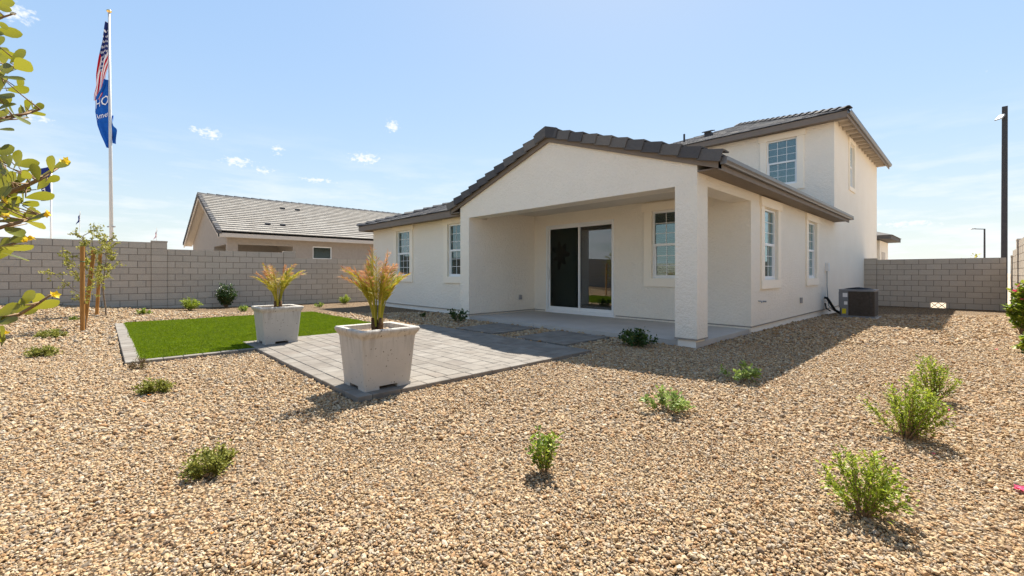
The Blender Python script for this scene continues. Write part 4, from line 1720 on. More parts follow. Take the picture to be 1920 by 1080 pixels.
# ------------------------------------------------------------------ planters and palms
def build_planter(cx, cy, label, zb=0.05):
    T = thing('planter', (cx, cy, zb), label, 'planter', 'concrete planters on the patio')
    m = MB()
    H = 0.60
    rings = [(.250, .035), (.288, .50), (.292, .515), (.312, .545), (.322, .565), (.324, .585), (.316, .597), (.285, .600), (.262, .592), (.255, .56), (.250, .52)]
    o = 0
    rr = .018
    for h, z in rings:
        for sx, sy in ((1, -1), (1, 1), (-1, 1), (-1, -1)):
            c0 = (cx + sx * h, cy + sy * h)
            # two points per corner give a softened edge
            if (sx, sy) in ((1, -1), (-1, 1)):
                m.v.append((cx + sx * (h - rr), cy + sy * h, zb + z))
                m.v.append((cx + sx * h, cy + sy * (h - rr), zb + z))
            else:
                m.v.append((cx + sx * h, cy + sy * (h - rr), zb + z))
                m.v.append((cx + sx * (h - rr), cy + sy * h, zb + z))
    n = 8
    for i in range(len(rings) - 1):
        for k in range(n):
            k2 = (k + 1) % n
            m.f.append((i * n + k, i * n + k2, (i + 1) * n + k2, (i + 1) * n + k))
    m.f.append(tuple(reversed(range(n))))
    m.f.append(tuple(range((len(rings) - 1) * n, len(rings) * n)))
    # feet
    for sx in (-1, 1):
        for sy in (-1, 1):
            a = .248
            w = .15
            x0, x1 = sorted((cx + sx * a, cx + sx * (a - w)))
            y0, y1 = sorted((cy + sy * a, cy + sy * (a - w)))
            m.box(x0, x1, y0, y1, zb, zb + .0349)
    body = m.build('planter_body', 'planter_concrete', T)
    # soil pebbles
    s = MB()
    rs = np.random.RandomState(int(abs(cx) * 10))
    s.box(cx - .248, cx + .248, cy - .248, cy + .248, zb + .50, zb + .535)
    for i in range(420):
        x, y = cx + rs.uniform(-.235, .235), cy + rs.uniform(-.235, .235)
        r = rs.uniform(.008, .014)
        z = zb + .536 + r * .4
        a = rs.uniform(0, 6.28)
        pts = [(x + r * math.cos(a + k * 1.571) * rs.uniform(.8, 1.3), y + r * math.sin(a + k * 1.571) * rs.uniform(.8, 1.3), z + rs.uniform(-.003, .003)) for k in range(4)]
        o = len(s.v)
        s.v += pts + [(x, y, z + r * .7), (x, y, z - r * .7)]
        s.f += [(o + k, o + (k + 1) % 4, o + 4) for k in range(4)] + [(o + (k + 1) % 4, o + k, o + 5) for k in range(4)]
    tag(s.build('planter_gravel', 'soil_peb', T), kind='stuff')
    return T


island_mat('soil_peb', [(0, (0.50, 0.36, 0.22)), (0.3, (0.62, 0.50, 0.36)), (0.6, (0.44, 0.31, 0.19)), (1, (0.66, 0.58, 0.46))], 0.85, 0.2)


def leaflet(m, p, d, up, L, w, droop=0.0):
    d = d.normalized()
    s = d.cross(up)
    if s.length < 1e-4:
        s = d.cross(Vector((1, 0, 0)))
    s.normalize()
    q = p + d * L * .45
    t = p + d * L - Vector((0, 0, droop * L))
    o = len(m.v)
    m.v += [tuple(p), tuple(q + s * w), tuple(t), tuple(q - s * w)]
    m.f += [(o, o + 1, o + 2, o + 3)]


def build_palm(cx, cy, zb, seed, h, spread, label, nf=15):
    T = thing('palm', (cx, cy, zb), label, 'palm', 'small palms growing in the planters')
    rs = random.Random(seed)
    green, dry, st = MB(), MB(), MB()
    base = MB()
    for k in range(4):
        a = k * 1.7 + seed
        bx, by = cx + .035 * math.cos(a), cy + .035 * math.sin(a)
        base.tube([(bx, by, zb - .02), (bx + .01 * math.cos(a), by + .01 * math.sin(a), zb + .07), (bx + .02 * math.cos(a), by + .02 * math.sin(a), zb + .15)], [.028, .026, .015], 8)
    for i in range(nf):
        a = i * 2.399 + rs.uniform(-.3, .3)
        lean = rs.uniform(.05, 1.05)
        L = h * rs.uniform(.85, 1.12)
        out = spread * lean
        dryness = rs.random() < 0.66
        p0 = Vector((cx + .04 * math.cos(a), cy + .04 * math.sin(a), zb + .06))
        hx, hy = math.cos(a), math.sin(a)
        pts = []
        n = 12
        for k in range(n + 1):
            t = k / n
            ro = out * (t ** 1.9)
            z = L * (t - 0.28 * lean * t * t * t)
            pts.append(p0 + Vector((hx * ro, hy * ro, z)))
        st.tube(pts, [.007 * (1 - .8 * k / n) + .0012 for k in range(n + 1)], 5)
        nl = 34
        for k in range(nl):
            t = 0.36 + 0.64 * k / (nl - 1)
            fi = t * n
            j = min(int(fi), n - 1)
            p = pts[j].lerp(pts[j + 1], fi - j)
            d = (pts[j + 1] - pts[j]).normalized()
            side = d.cross(Vector((-hy, hx, 0.2))).normalized()
            sv = Vector((-hy, hx, 0))
            ll = (.165 * (1 - .5 * abs(t - .5) / .5)) * rs.uniform(.75, 1.2)
            for s in (-1, 1):
                dd = d * rs.uniform(.7, 1.1) + sv * s * rs.uniform(.45, 1.1) + Vector((hx, hy, 0)) * rs.uniform(-.3, .3) + Vector((0, 0, rs.uniform(-.2, .3)))
                isdry = (t > rs.uniform(.5, .8) and dryness) or t > .85 and rs.random() < .7 or rs.random() < .06
                if isdry:
                    dd += Vector((rs.uniform(-.45, .45), rs.uniform(-.45, .45), rs.uniform(-.5, .2)))
                leaflet(dry if isdry else green, p, dd, Vector((hx * .5, hy * .5, 1)), ll * (0.9 if isdry else 1), .0056 if not isdry else .0046, rs.uniform(0, .18))
    base.build('palm_base', 'palm_base', T, smooth=True)
    tag(st.build('frond_stem', 'palm_green', T), kind=None)
    green.build('green_fronds', 'palm_green', T, recalc=False)
    dry.build('dry_fronds', 'palm_dry', T, recalc=False)


build_planter(-4.26, 2.09, 'pitted square concrete planter at the near corner of the paver patio')
build_planter(-8.02, 2.15, 'square concrete planter at the far corner of the patio beside the turf')
build_palm(-4.27, 2.10, 0.585, 3, 0.76, 0.32, 'half dried orange and green palm in the planter nearest the viewer', 20)
build_palm(-8.03, 2.16, 0.585, 8, 0.74, 0.46, 'palm with orange frond tips in the planter beside the turf', 19)


# ------------------------------------------------------------------ shrubs
def leaf(m, p, d, nrm, L, w, fold=0.15):
    d = d.normalized()
    s = d.cross(nrm)
    if s.length < 1e-4:
        s = d.cross(Vector((1, 0, .3)))
    s.normalize()
    up = s.cross(d).normalized()
    o = len(m.v)
    m.v += [tuple(p), tuple(p + d * L * .45 + s * w + up * fold * w), tuple(p + d * L * .45 - up * fold * w), tuple(p + d * L * .45 - s * w + up * fold * w), tuple(p + d * L)]
    m.f += [(o, o + 2, o + 1), (o, o + 3, o + 2), (o + 2, o + 4, o + 1), (o + 3, o + 4, o + 2)]


def rvec(rs):
    while True:
        v = Vector((rs.uniform(-1, 1), rs.uniform(-1, 1), rs.uniform(-1, 1)))
        if 0.05 < v.length < 1:
            return v.normalized()


def build_shrub(label, loc, h, w, mat, seed, stems=14, per=34, ll=.022, lw=.006, upright=0.8, cat='shrub', name='shrub', group=None, clump=0.0, extra=None, bare=0.18):
    x, y, z = loc
    T = thing(name, (x, y, z), label, cat, group)
    rs = random.Random(seed)
    stems, per, ll, lw = int(stems * 1.25), int(per * 1.5), ll * 1.12, lw * 1.2
    S, Lf = MB(), MB()
    ends = []
    for i in range(stems):
        a = rs.uniform(0, 6.283)
        q = math.sqrt(rs.random())
        out = w / 2 * q
        hh = h * (1 - 0.45 * q * q * (1 if upright > .5 else 1.3)) * rs.uniform(.72, 1.0)
        hx, hy = math.cos(a), math.sin(a)
        pts = []
        n = 5
        for k in range(n + 1):
            t = k / n
            e = t ** (1.0 if upright > .5 else .75)
            pts.append(Vector((x + hx * (.012 + out * e) + rs.uniform(-.006, .006), y + hy * (.012 + out * e) + rs.uniform(-.006, .006), z - .01 + hh * (t if upright > .5 else t ** 1.15))))
        S.tube(pts, [max(.0012, .0042 * (1 - .75 * k / n) * (h / .35) ** .5) for k in range(n + 1)], 5)
        ends.append(pts[-1])
        for k in range(per):
            t = bare + (1 - bare) * (rs.random() ** .75)
            fi = t * n
            j = min(int(fi), n - 1)
            p = pts[j].lerp(pts[j + 1], fi - j)
            ax = (pts[j + 1] - pts[j]).normalized()
            sd = rvec(rs)
            side = (sd - ax * sd.dot(ax)).normalized()
            tw = rs.uniform(0, .05 * w / .4)
            if rs.random() < .5:
                p = p + side * tw + ax * tw * .7
            d = side * rs.uniform(.6, 1) + ax * rs.uniform(.3, 1.0)
            leaf(Lf, p, d, ax + rvec(rs) * .5, ll * rs.uniform(.65, 1.25), lw * rs.uniform(.75, 1.2))
    S.build('stem', 'twig', T)
    Lf.build('foliage', mat, T, recalc=False)
    if extra:
        E = MB()
        for k in range(extra[1]):
            c = rs.choice(ends) + rvec(rs) * .02
            flower(E, c, rs, extra[2])
        E.build('flower', extra[0], T, recalc=False)
    return T


def flower(m, c, rs, r):
    ax = (rvec(rs) + Vector((0, 0, .5))).normalized()
    a = ax.cross(Vector((.3, .7, .1))).normalized()
    b = ax.cross(a)
    for k in range(5):
        an = k * 1.2566
        d = a * math.cos(an) + b * math.sin(an) + ax * .35
        leaf(m, c, d, ax, r, r * .42, .1)


G = lambda x, y: (x, y, gz(x, y))
build_shrub('bright lime green upright shrub at the lower right, nearest the viewer', G(-0.37, 2.73), .35, .36, 'leaf_lime', 1, 18, 62, .020, .0052)
build_shrub('tall feathery green shrub, middle one of the three on the right', G(-0.33, 4.21), .50, .43, 'leaf_lime', 2, 25, 72, .021, .005, extra=('petal_pink', 2, .010))
build_shrub('leafy green shrub behind the two others on the right gravel', G(-0.25, 5.62), .47, .34, 'leaf_lime', 3, 16, 60, .022, .0055)
build_shrub('small green shrub with ragged leaf clumps in the middle foreground', G(-1.76, 1.93), .29, .21, 'leaf_green', 4, 8, 30, .028, .0085, extra=('petal_yellow', 2, .007), bare=.12)
build_shrub('low green shrub on sunlit gravel in front of the porch shadow', G(-1.80, 3.50), .22, .36, 'leaf_silver', 5, 9, 26, .034, .012, .6, bare=.3)
build_shrub('pale green low shrub at the tip of the house shadow', G(-1.76, 5.10), .23, .36, 'leaf_silver', 6, 7, 26, .036, .014, .6, bare=.35)
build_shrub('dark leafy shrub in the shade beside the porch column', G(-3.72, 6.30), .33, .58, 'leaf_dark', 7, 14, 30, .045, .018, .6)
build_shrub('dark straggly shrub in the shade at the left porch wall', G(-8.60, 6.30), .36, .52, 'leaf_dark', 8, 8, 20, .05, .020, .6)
build_shrub('low olive green shrub alone in the left foreground gravel', G(-3.14, 0.48), .18, .26, 'leaf_olive', 9, 22, 56, .017, .0055, .3)
build_shrub('low green shrub on gravel in front of the turf corner', G(-5.62, 0.38), .16, .28, 'leaf_olive', 10, 18, 46, .020, .007, .3)
build_shrub('withered brown little plant at the corner of the turf edging', G(-7.12, 0.36), .16, .22, 'leaf_brown', 11, 14, 22, .02, .004, .4)
build_shrub('low olive shrub near the left edge, nearer of two', G(-9.19, -0.60), .15, .36, 'leaf_olive', 12, 18, 40, .026, .009, .3)
build_shrub('low olive shrub near the left edge, in front of the tree stakes', G(-11.59, -0.66), .18, .38, 'leaf_olive', 13, 18, 40, .028, .010, .3)
build_shrub('tiny green plant on gravel by the block wall left of the turf', G(-15.55, 0.85), .20, .30, 'leaf_green', 14, 10, 24, .035, .012, .4)
build_shrub('round light green shrub by the block wall behind the turf', G(-16.65, 1.98), .42, .54, 'leaf_lime', 15, 22, 50, .035, .012)
build_shrub('tall dark green shrub standing against the block wall', G(-17.35, 3.07), .95, .55, 'leaf_dark', 16, 24, 44, .05, .020)
build_shrub('little green plant left of the far planter behind the turf', G(-15.5, 3.21), .19, .36, 'leaf_green', 17, 10, 26, .035, .012, .4)
build_shrub('tiny green plant between the two palms by the wall', G(-15.76, 5.56), .22, .28, 'leaf_green', 18, 8, 24, .035, .012, .4)
build_shrub('light green shrub at the foot of the wall beside the house', G(-16.72, 6.86), .36, .42, 'leaf_lime', 19, 16, 40, .035, .012)
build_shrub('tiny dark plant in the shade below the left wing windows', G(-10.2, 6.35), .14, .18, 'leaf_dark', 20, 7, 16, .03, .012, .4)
build_shrub('tiny green sprout at the foot of the staked trees', G(-14.6, -0.46), .12, .2, 'leaf_green', 21, 7, 18, .03, .01, .4)
build_shrub('pink flowering shrub at the right edge by the block wall', G(0.68, 13.3), 1.08, .36, 'leaf_green', 22, 16, 46, .07, .032, extra=('petal_pink', 12, .05))
build_shrub('low leafy shrub at the right edge below the pink flowers', G(0.66, 9.9), .36, .34, 'leaf_green', 23, 12, 34, .06, .026, .4)


# ------------------------------------------------------------------ staked young trees
def build_tree(label, base, h, stakes, seed, n_limb=16, spreadr=.55, lo=.35):
    x, y, z = base
    T = thing('young_tree', base, label, 'tree', 'young staked trees by the left wall')
    rs = random.Random(seed)
    tr, Lf = MB(), MB()
    pts = [Vector((x + .03 * math.sin(k * 1.1 + seed), y + .03 * math.cos(k * .9), z - .02 + h * .86 * k / 9)) for k in range(10)]
    tr.tube(pts, [.020 - .0016 * k for k in range(10)], 7)
    for i in range(n_limb):
        t = lo + (1 - lo) * i / (n_limb - 1)
        fi = t * 9
        j = min(int(fi), 8)
        p = pts[j].lerp(pts[j + 1], fi - j)
        a = i * 2.4 + rs.uniform(-.5, .5)
        L = spreadr * (1.15 - .55 * t) * rs.uniform(.65, 1.15)
        up = rs.uniform(.1, .9) + .5 * t
        d = Vector((math.cos(a), math.sin(a), up)).normalized()
        q = [p]
        for k in range(1, 6):
            q.append(q[-1] + (d + rvec(rs) * .22) * L / 5)
        tr.tube(q, [.007, .006, .005, .0035, .0025, .0015], 5)
        for b in range(5):
            st = q[rs.randint(1, 5)]
            dd = (d * .5 + rvec(rs)).normalized()
            e = st + dd * L * rs.uniform(.25, .5)
            tr.tube([st, (st + e) / 2 + rvec(rs) * .01, e], [.003, .002, .001], 4)
            for k in range(20):
                c = st.lerp(e, rs.random()) + rvec(rs) * .012
                leaf(Lf, c, rvec(rs) + Vector((0, 0, .2)), rvec(rs), rs.uniform(.026, .05), rs.uniform(.010, .018))
        for k in range(18):
            c = q[0].lerp(q[-1], rs.uniform(.2, 1)) + rvec(rs) * .03
            leaf(Lf, c, rvec(rs) + Vector((0, 0, .2)), rvec(rs), rs.uniform(.026, .05), rs.uniform(.010, .018))
    tr.build('trunk', 'bark', T)
    Lf.build('crown', 'leaf_tree', T, recalc=False)
    for (b0, b1, lb) in stakes:
        S = MB().tube([b0, b1], .036, 10).build('tree_stake', 'stake_wood', loc=b0, bevel=0)
        tag(S, lb, 'stake', 'wooden stakes tied to the young trees')
    b0 = Vector(stakes[0][0]); b1 = Vector(stakes[0][1])
    zt = 1.42
    p0 = b0.lerp(b1, (zt - b0.z) / (b1.z - b0.z))
    tm = Vector((x, y, zt))
    ring = MB()
    s = (tm - p0).normalized()
    ring.tube([p0 + Vector((0, 0, .01)), (p0 + tm) / 2 + Vector((0, 0, -.012)), tm], .008, 6)
    ring.tube([p0 + Vector((.036 * math.cos(a), .036 * math.sin(a), .01)) for a in np.linspace(0, 6.283, 13)], .007, 5, cap=False)
    ring.build('tie', 'tie_green', T)


zA = gz(-12.7, -.28)
build_tree('sparse young tree between two leaning stakes, nearer of two at the left wall', (-12.75, -.27, gz(-12.75, -.27)), 2.30,
           [((-12.37, -.28, gz(-12.37, -.28) - .05), (-12.37, -.28, 1.74), 'upright brown wooden stake nearest the viewer at the young tree'),
            ((-13.07, -.27, gz(-13.07, -.27) - .05), (-12.93, -.12, 1.68), 'leaning brown wooden stake, middle one of three')], 4, 17, .62, .30)
build_tree('sparse young tree with one visible stake, farther of two at the left wall', (-15.35, .06, gz(-15.35, .06)), 2.30,
           [((-15.49, -.09, gz(-15.49, -.09) - .05), (-15.45, -.02, 1.72), 'brown wooden stake farthest back, closest to the block wall')], 9, 16, .62, .42)


# ------------------------------------------------------------------ flowering tree at the left edge
def obovate(m, c, d, w, L, W, curl):
    """leaf blade, widest past the middle; c centre, d length direction, w width direction"""
    n = d.cross(w).normalized()
    prof = [(0.0, .05), (.18, .42), (.42, .82), (.64, 1.0), (.82, .88), (.94, .52), (1.0, .08)]
    o = len(m.v)
    base = c - d * L / 2
    for t, k in prof:
        ce = base + d * L * t + n * curl * L * (t - .5) ** 2
        hw = W / 2 * k
        m.v += [tuple(ce + w * hw + n * hw * .22), tuple(ce), tuple(ce - w * hw + n * hw * .22)]
    for i in range(len(prof) - 1):
        a, b = o + i * 3, o + (i + 1) * 3
        m.f += [(a, a + 1, b + 1, b), (a + 1, a + 2, b + 2, b + 1)]


def build_edge_tree():
    d0 = 1.22
    base = CF * 1.25 + CR * (-1.95)
    base.z = 0
    T = thing('flowering_tree', base, 'broad leaved shrub tree with small yellow flowers reaching in at the left edge', 'tree')
    rs = random.Random(21)
    Lf, Fl, St = MB(), MB(), MB()
    # leaves as seen: x, y, length, width, angle
    A = [(10, 5, 28, 13, 0), (4, 14, 22, 11, -15), (-6, 33, 20, 10, 20), (5, 47, 20, 9, -25), (15, 60, 31, 14, 0), (2, 78, 18, 12, 60),
         (8, 106, 28, 22, 70), (35, 107, 30, 16, 48), (43, 122, 46, 14, 2), (10, 128, 30, 16, -10), (24, 133, 26, 8, 12), (24, 147, 28, 9, 0),
         (4, 157, 30, 15, 80), (40, 157, 20, 14, 62), (33, 168, 30, 7, 12), (12, 181, 29, 12, -6), (-5, 140, 26, 16, 30), (-12, 100, 30, 16, 10),
         (10, 200, 26, 11, 35), (5, 214, 22, 11, 30), (23, 207, 19, 4, 102), (40, 208, 14, 9, 70), (52, 200, 20, 10, 64), (62, 199, 17, 7, 95), (73, 201, 15, 12, 35),
         (67, 211, 25, 3, 1), (33, 220, 26, 4, 10), (8, 226, 16, 5, -5), (10, 243, 23, 7, -2), (-10, 215, 28, 14, 20)]
    B = [(35, 297, 27, 16, 92), (19, 303, 24, 12, 110), (50, 307, 30, 14, 12), (28, 314, 24, 10, 30), (8, 322, 20, 10, 0), (50, 328, 28, 10, 12), (22, 333, 30, 14, 25),
         (67, 323, 26, 6, 88), (97, 308, 27, 15, 74), (116, 309, 24, 12, 28), (93, 324, 44, 11, 40), (99, 336, 22, 8, 30), (80, 346, 24, 14, 42), (53, 346, 30, 13, 78),
         (30, 353, 42, 9, 6), (10, 345, 34, 18, 50), (45, 367, 28, 12, 60), (75, 367, 36, 11, 12), (56, 382, 30, 7, 10), (20, 388, 22, 14, 30), (30, 400, 34, 12, -8),
         (58, 399, 20, 14, 45), (74, 407, 32, 11, 15), (64, 420, 46, 9, -4), (25, 432, 42, 7, -24), (12, 415, 36, 9, 5), (33, 448, 22, 15, 20), (9, 455, 18, 12, 60),
         (25, 463, 46, 7, 5), (26, 478, 42, 6, -17), (5, 365, 30, 18, 70), (-5, 395, 34, 18, 20), (-8, 330, 34, 18, 30), (42, 333, 26, 12, 70), (8, 300, 26, 12, 140), (15, 375, 30, 12, 35)]
    C = [(53, 559, 28, 17, 52), (46, 580, 36, 18, 8), (15, 582, 34, 17, 32), (72, 561, 34, 12, 42), (83, 571, 36, 11, 20), (14, 603, 32, 11, 8), (32, 570, 24, 8, 25), (4, 622, 20, 12, 75), (7, 638, 22, 10, 60), (-10, 600, 40, 18, 15)]
    F = [(122, 301), (88, 400), (50, 451), (55, 449), (4, 374), (9, 404), (98, 552), (104, 553), (10, 626)]

    def place(lst, da, db):
        cs = []
        for x, y, L, W, an in lst:
            d = rs.uniform(da, db)
            L, W = L * 1.2, W * 1.25
            c = spot(x, y, d)
            k = d / 815
            an = R(an)
            tilt = rs.uniform(-.45, .45)
            dv = (CR * math.cos(an) + Vector((0, 0, math.sin(an))) + CF * tilt).normalized()
            pv = (CR * -math.sin(an) + Vector((0, 0, math.cos(an))))
            full = max(W, L * .50)
            cosf = min(1, W / full)
            wv = pv * cosf + CF * math.sqrt(1 - cosf * cosf) * rs.choice((-1, 1))
            wv = (wv - dv * wv.dot(dv)).normalized()
            obovate(Lf, c, dv, wv, L * k * (1 + abs(tilt) * .12), full * k, rs.uniform(-.25, .25))
            cs.append((c, dv, L * k))
        return cs
    for lst in (A, B, C):
        for x, y, L, W, an in list(lst):
            if x < 70 and rs.random() < (.75 if lst is not C else .4):
                lst.append((x - rs.uniform(4, 30), y + rs.uniform(-14, 14), L * rs.uniform(.8, 1.1), W * rs.uniform(.6, 1.1), an + rs.uniform(-70, 70)))
    ca = place(A, 1.1, 1.3)
    cb = place(B, 1.08, 1.32)
    cc = place(C, 1.02, 1.12)
    trunk_top = base + Vector((.02, 0, 1.7))
    St.tube([base + Vector((0, 0, -.03)), base + Vector((.01, .01, .5)), base + Vector((-.01, .02, 1.1)), trunk_top], [.04, .034, .028, .02], 9)

    def branch(start, targets, r):
        pts = [start] + targets
        n = len(pts)
        St.tube(pts, [r * (1 - .8 * i / (n - 1)) + .0012 for i in range(n)], 6)
        return pts
    t1 = branch(base + Vector((0, .02, 1.45)), [spot(-120, 140, 1.22), spot(-30, 130, 1.2), spot(25, 126, 1.2), spot(40, 121, 1.2)], .008)
    t2 = branch(base + Vector((0, .02, 1.30)), [spot(-120, 260, 1.2), spot(-20, 231, 1.2), spot(25, 218, 1.2), spot(48, 213, 1.2), spot(75, 205, 1.2)], .007)
    t3 = branch(base + Vector((0, .02, 1.10)), [spot(-120, 420, 1.2), spot(-10, 370, 1.2), spot(40, 352, 1.2), spot(75, 336, 1.2), spot(112, 312, 1.2)], .009)
    t4 = branch(base + Vector((0, .02, 1.0)), [spot(-120, 470, 1.2), spot(-10, 430, 1.2), spot(40, 415, 1.2), spot(80, 404, 1.2)], .007)
    t5 = branch(base + Vector((0, .02, .85)), [spot(-120, 520, 1.2), spot(-20, 470, 1.2), spot(20, 458, 1.2), spot(45, 450, 1.2)], .006)
    t6 = branch(base + Vector((0, .02, .75)), [spot(-130, 640, 1.07), spot(-10, 605, 1.07), spot(35, 590, 1.07), spot(70, 570, 1.07), spot(95, 553, 1.07)], .006)
    t7 = branch(base + Vector((0, .02, 1.55)), [spot(-120, 60, 1.2), spot(-20, 40, 1.2), spot(25, 26, 1.2)], .004)
    allp = []
    for t in (t1, t2, t3, t4, t5, t6, t7):
        for a, b in zip(t[1:-1], t[2:]):
            for k in range(8):
                allp.append(a.lerp(b, k / 8))
        allp.append(t[-1])
    for c, dv, L in ca + cb + cc:
        e = c - dv * L * .5
        q = min(allp, key=lambda p: (p - e).length)
        if 0.004 < (q - e).length < .12:
            St.tube([q, (q + e) / 2 + Vector((0, 0, -.002)), e], [.0022, .0016, .0012], 4)
    for x, y in F:
        c = spot(x, y, rs.uniform(1.06, 1.2))
        flower(Fl, c, rs, .0125)
        flower(Fl, c + rvec(rs) * .006, rs, .010)
    b = MB()
    c = spot(25, 25, 1.2)
    b.tube([c - CR * .008, c + CR * .002, c + CR * .009], [.002, .005, .001], 6)
    b.build('bud', 'white_paint', T, smooth=True)
    # crown on the far side, outside the picture
    for i in range(90):
        c = base + Vector((rs.uniform(-.45, .1), rs.uniform(-.45, .25), rs.uniform(.9, 2.0)))
        dv = rvec(rs)
        wv = dv.cross(rvec(rs)).normalized()
        rel = c - Vector((0, 0, CAM_H))
        if rel.dot(CR) > -1.30 * rel.dot(CF):
            continue
        obovate(Lf, c, dv, wv, .05, .026, rs.uniform(-.2, .2))
    St.build('trunk', 'twig', T, smooth=True)
    Lf.build('crown', 'leaf_broad', T, smooth=True, recalc=False)
    Fl.build('flower', 'petal_yellow', T, recalc=False)


build_edge_tree()


# ------------------------------------------------------------------ fallen blossoms
def fallen(label, px, py, r, mat, name='fallen_flower'):
    d = 815 * CAM_H / (py - 512)
    p = spot(px, py, d)
    p.z = gz(p.x, p.y) + .022
    m = MB()
    rs = random.Random(int(px))
    for k in range(5):
        a = k * 1.2566 + rs.uniform(-.3, .3)
        dv = Vector((math.cos(a), math.sin(a), rs.uniform(.1, .5)))
        leaf(m, p, dv, Vector((0, 0, 1)), r * rs.uniform(.8, 1.1), r * .42, .2)
    tag(m.build(name, mat, loc=p, recalc=False), label, 'flower', 'fallen blossoms on the gravel')


fallen('large fallen pink blossom at the right edge of the foreground gravel', 1916, 925, .045, 'petal_pink')
fallen('small pink petal lying beside the tall shrub on the right', 1750, 857, .014, 'petal_pink')
fallen('small pink petal on gravel below the right block wall', 1868, 658, .03, 'petal_pink')
fallen('orange petal on gravel just below the low shrub by the turf corner', 280, 745, .018, 'petal_orange')
fallen('red orange petal on the gravel left of the low shrub by the turf', 270, 758, .016, 'petal_orange')
fallen('orange petal in the left foreground gravel near the bottom edge', 398, 1009, .010, 'petal_orange')


# ------------------------------------------------------------------ flags, poles and lamps beyond the walls
def cloth(P, nu=26, nv=22):
    m = MB()
    uv = []
    for j in range(nv + 1):
        for i in range(nu + 1):
            m.v.append(tuple(P(i / nu, j / nv)))
            uv.append((i / nu, j / nv))
    for j in range(nv):
        for i in range(nu):
            a = j * (nu + 1) + i
            m.f.append((a, a + 1, a + nu + 2, a + nu + 1))
    return m, uv


def add_uv(o, uv):
    me = o.data
    lay = me.uv_layers.new(name='UVMap')
    for lp in me.loops:
        lay.data[lp.index].uv = uv[lp.vertex_index]


def hang(top, L, Hh, out, fold, phase, gather=.45, drop=.92):
    """cloth hanging limp from a pole: u runs along the fly, v down the hoist"""
    def P(u, v):
        o = -CR * (out * (u ** .85) * (1 - .30 * v)) + CR * .03
        z = -Hh * v * (1 - gather * u) - L * drop * u ** 1.15
        w = fold * (.25 + u) * math.sin(v * 9 + u * 2.2 + phase) + fold * .6 * u * math.sin(u * 7 + v * 4)
        s = .35 * fold * u * math.sin(v * 13 + phase * 2)
        return top + o + CF * w + CR * s + Vector((0, 0, z))
    return P


def text_on(P, body, u0, v0, us, vs, off, mat, parent, name='flag_lettering', slant=0.0, umax=1.0):
    cu = bpy.data.curves.new('lettering', 'FONT')
    cu.body = body
    cu.size = 1.0
    cu.resolution_u = 2
    tmp = bpy.data.objects.new('lettering', cu)
    col.objects.link(tmp)
    dg = bpy.context.evaluated_depsgraph_get()
    me = bpy.data.meshes.new_from_object(tmp.evaluated_get(dg))
    bpy.data.objects.remove(tmp)
    bm = bmesh.new()
    bm.from_mesh(me)
    bmesh.ops.triangulate(bm, faces=bm.faces)
    bmesh.ops.subdivide_edges(bm, edges=bm.edges, cuts=2, use_grid_fill=True)
    m = MB()
    for v in bm.verts:
        u = u0 + v.co.x * us
        w = v0 - v.co.y * vs - slant * v.co.x * us
        m.v.append(tuple(P(min(max(u, 0), 1), min(max(w, 0), 1)) + off))
    # letters past the last visible fold are turned away inside the cloth
    m.f = [tuple(v.index for v in f.verts) for f in bm.faces if max(u0 + v.co.x * us for v in f.verts) < umax]
    bm.free()
    return m.build(name, mat, parent, recalc=False)


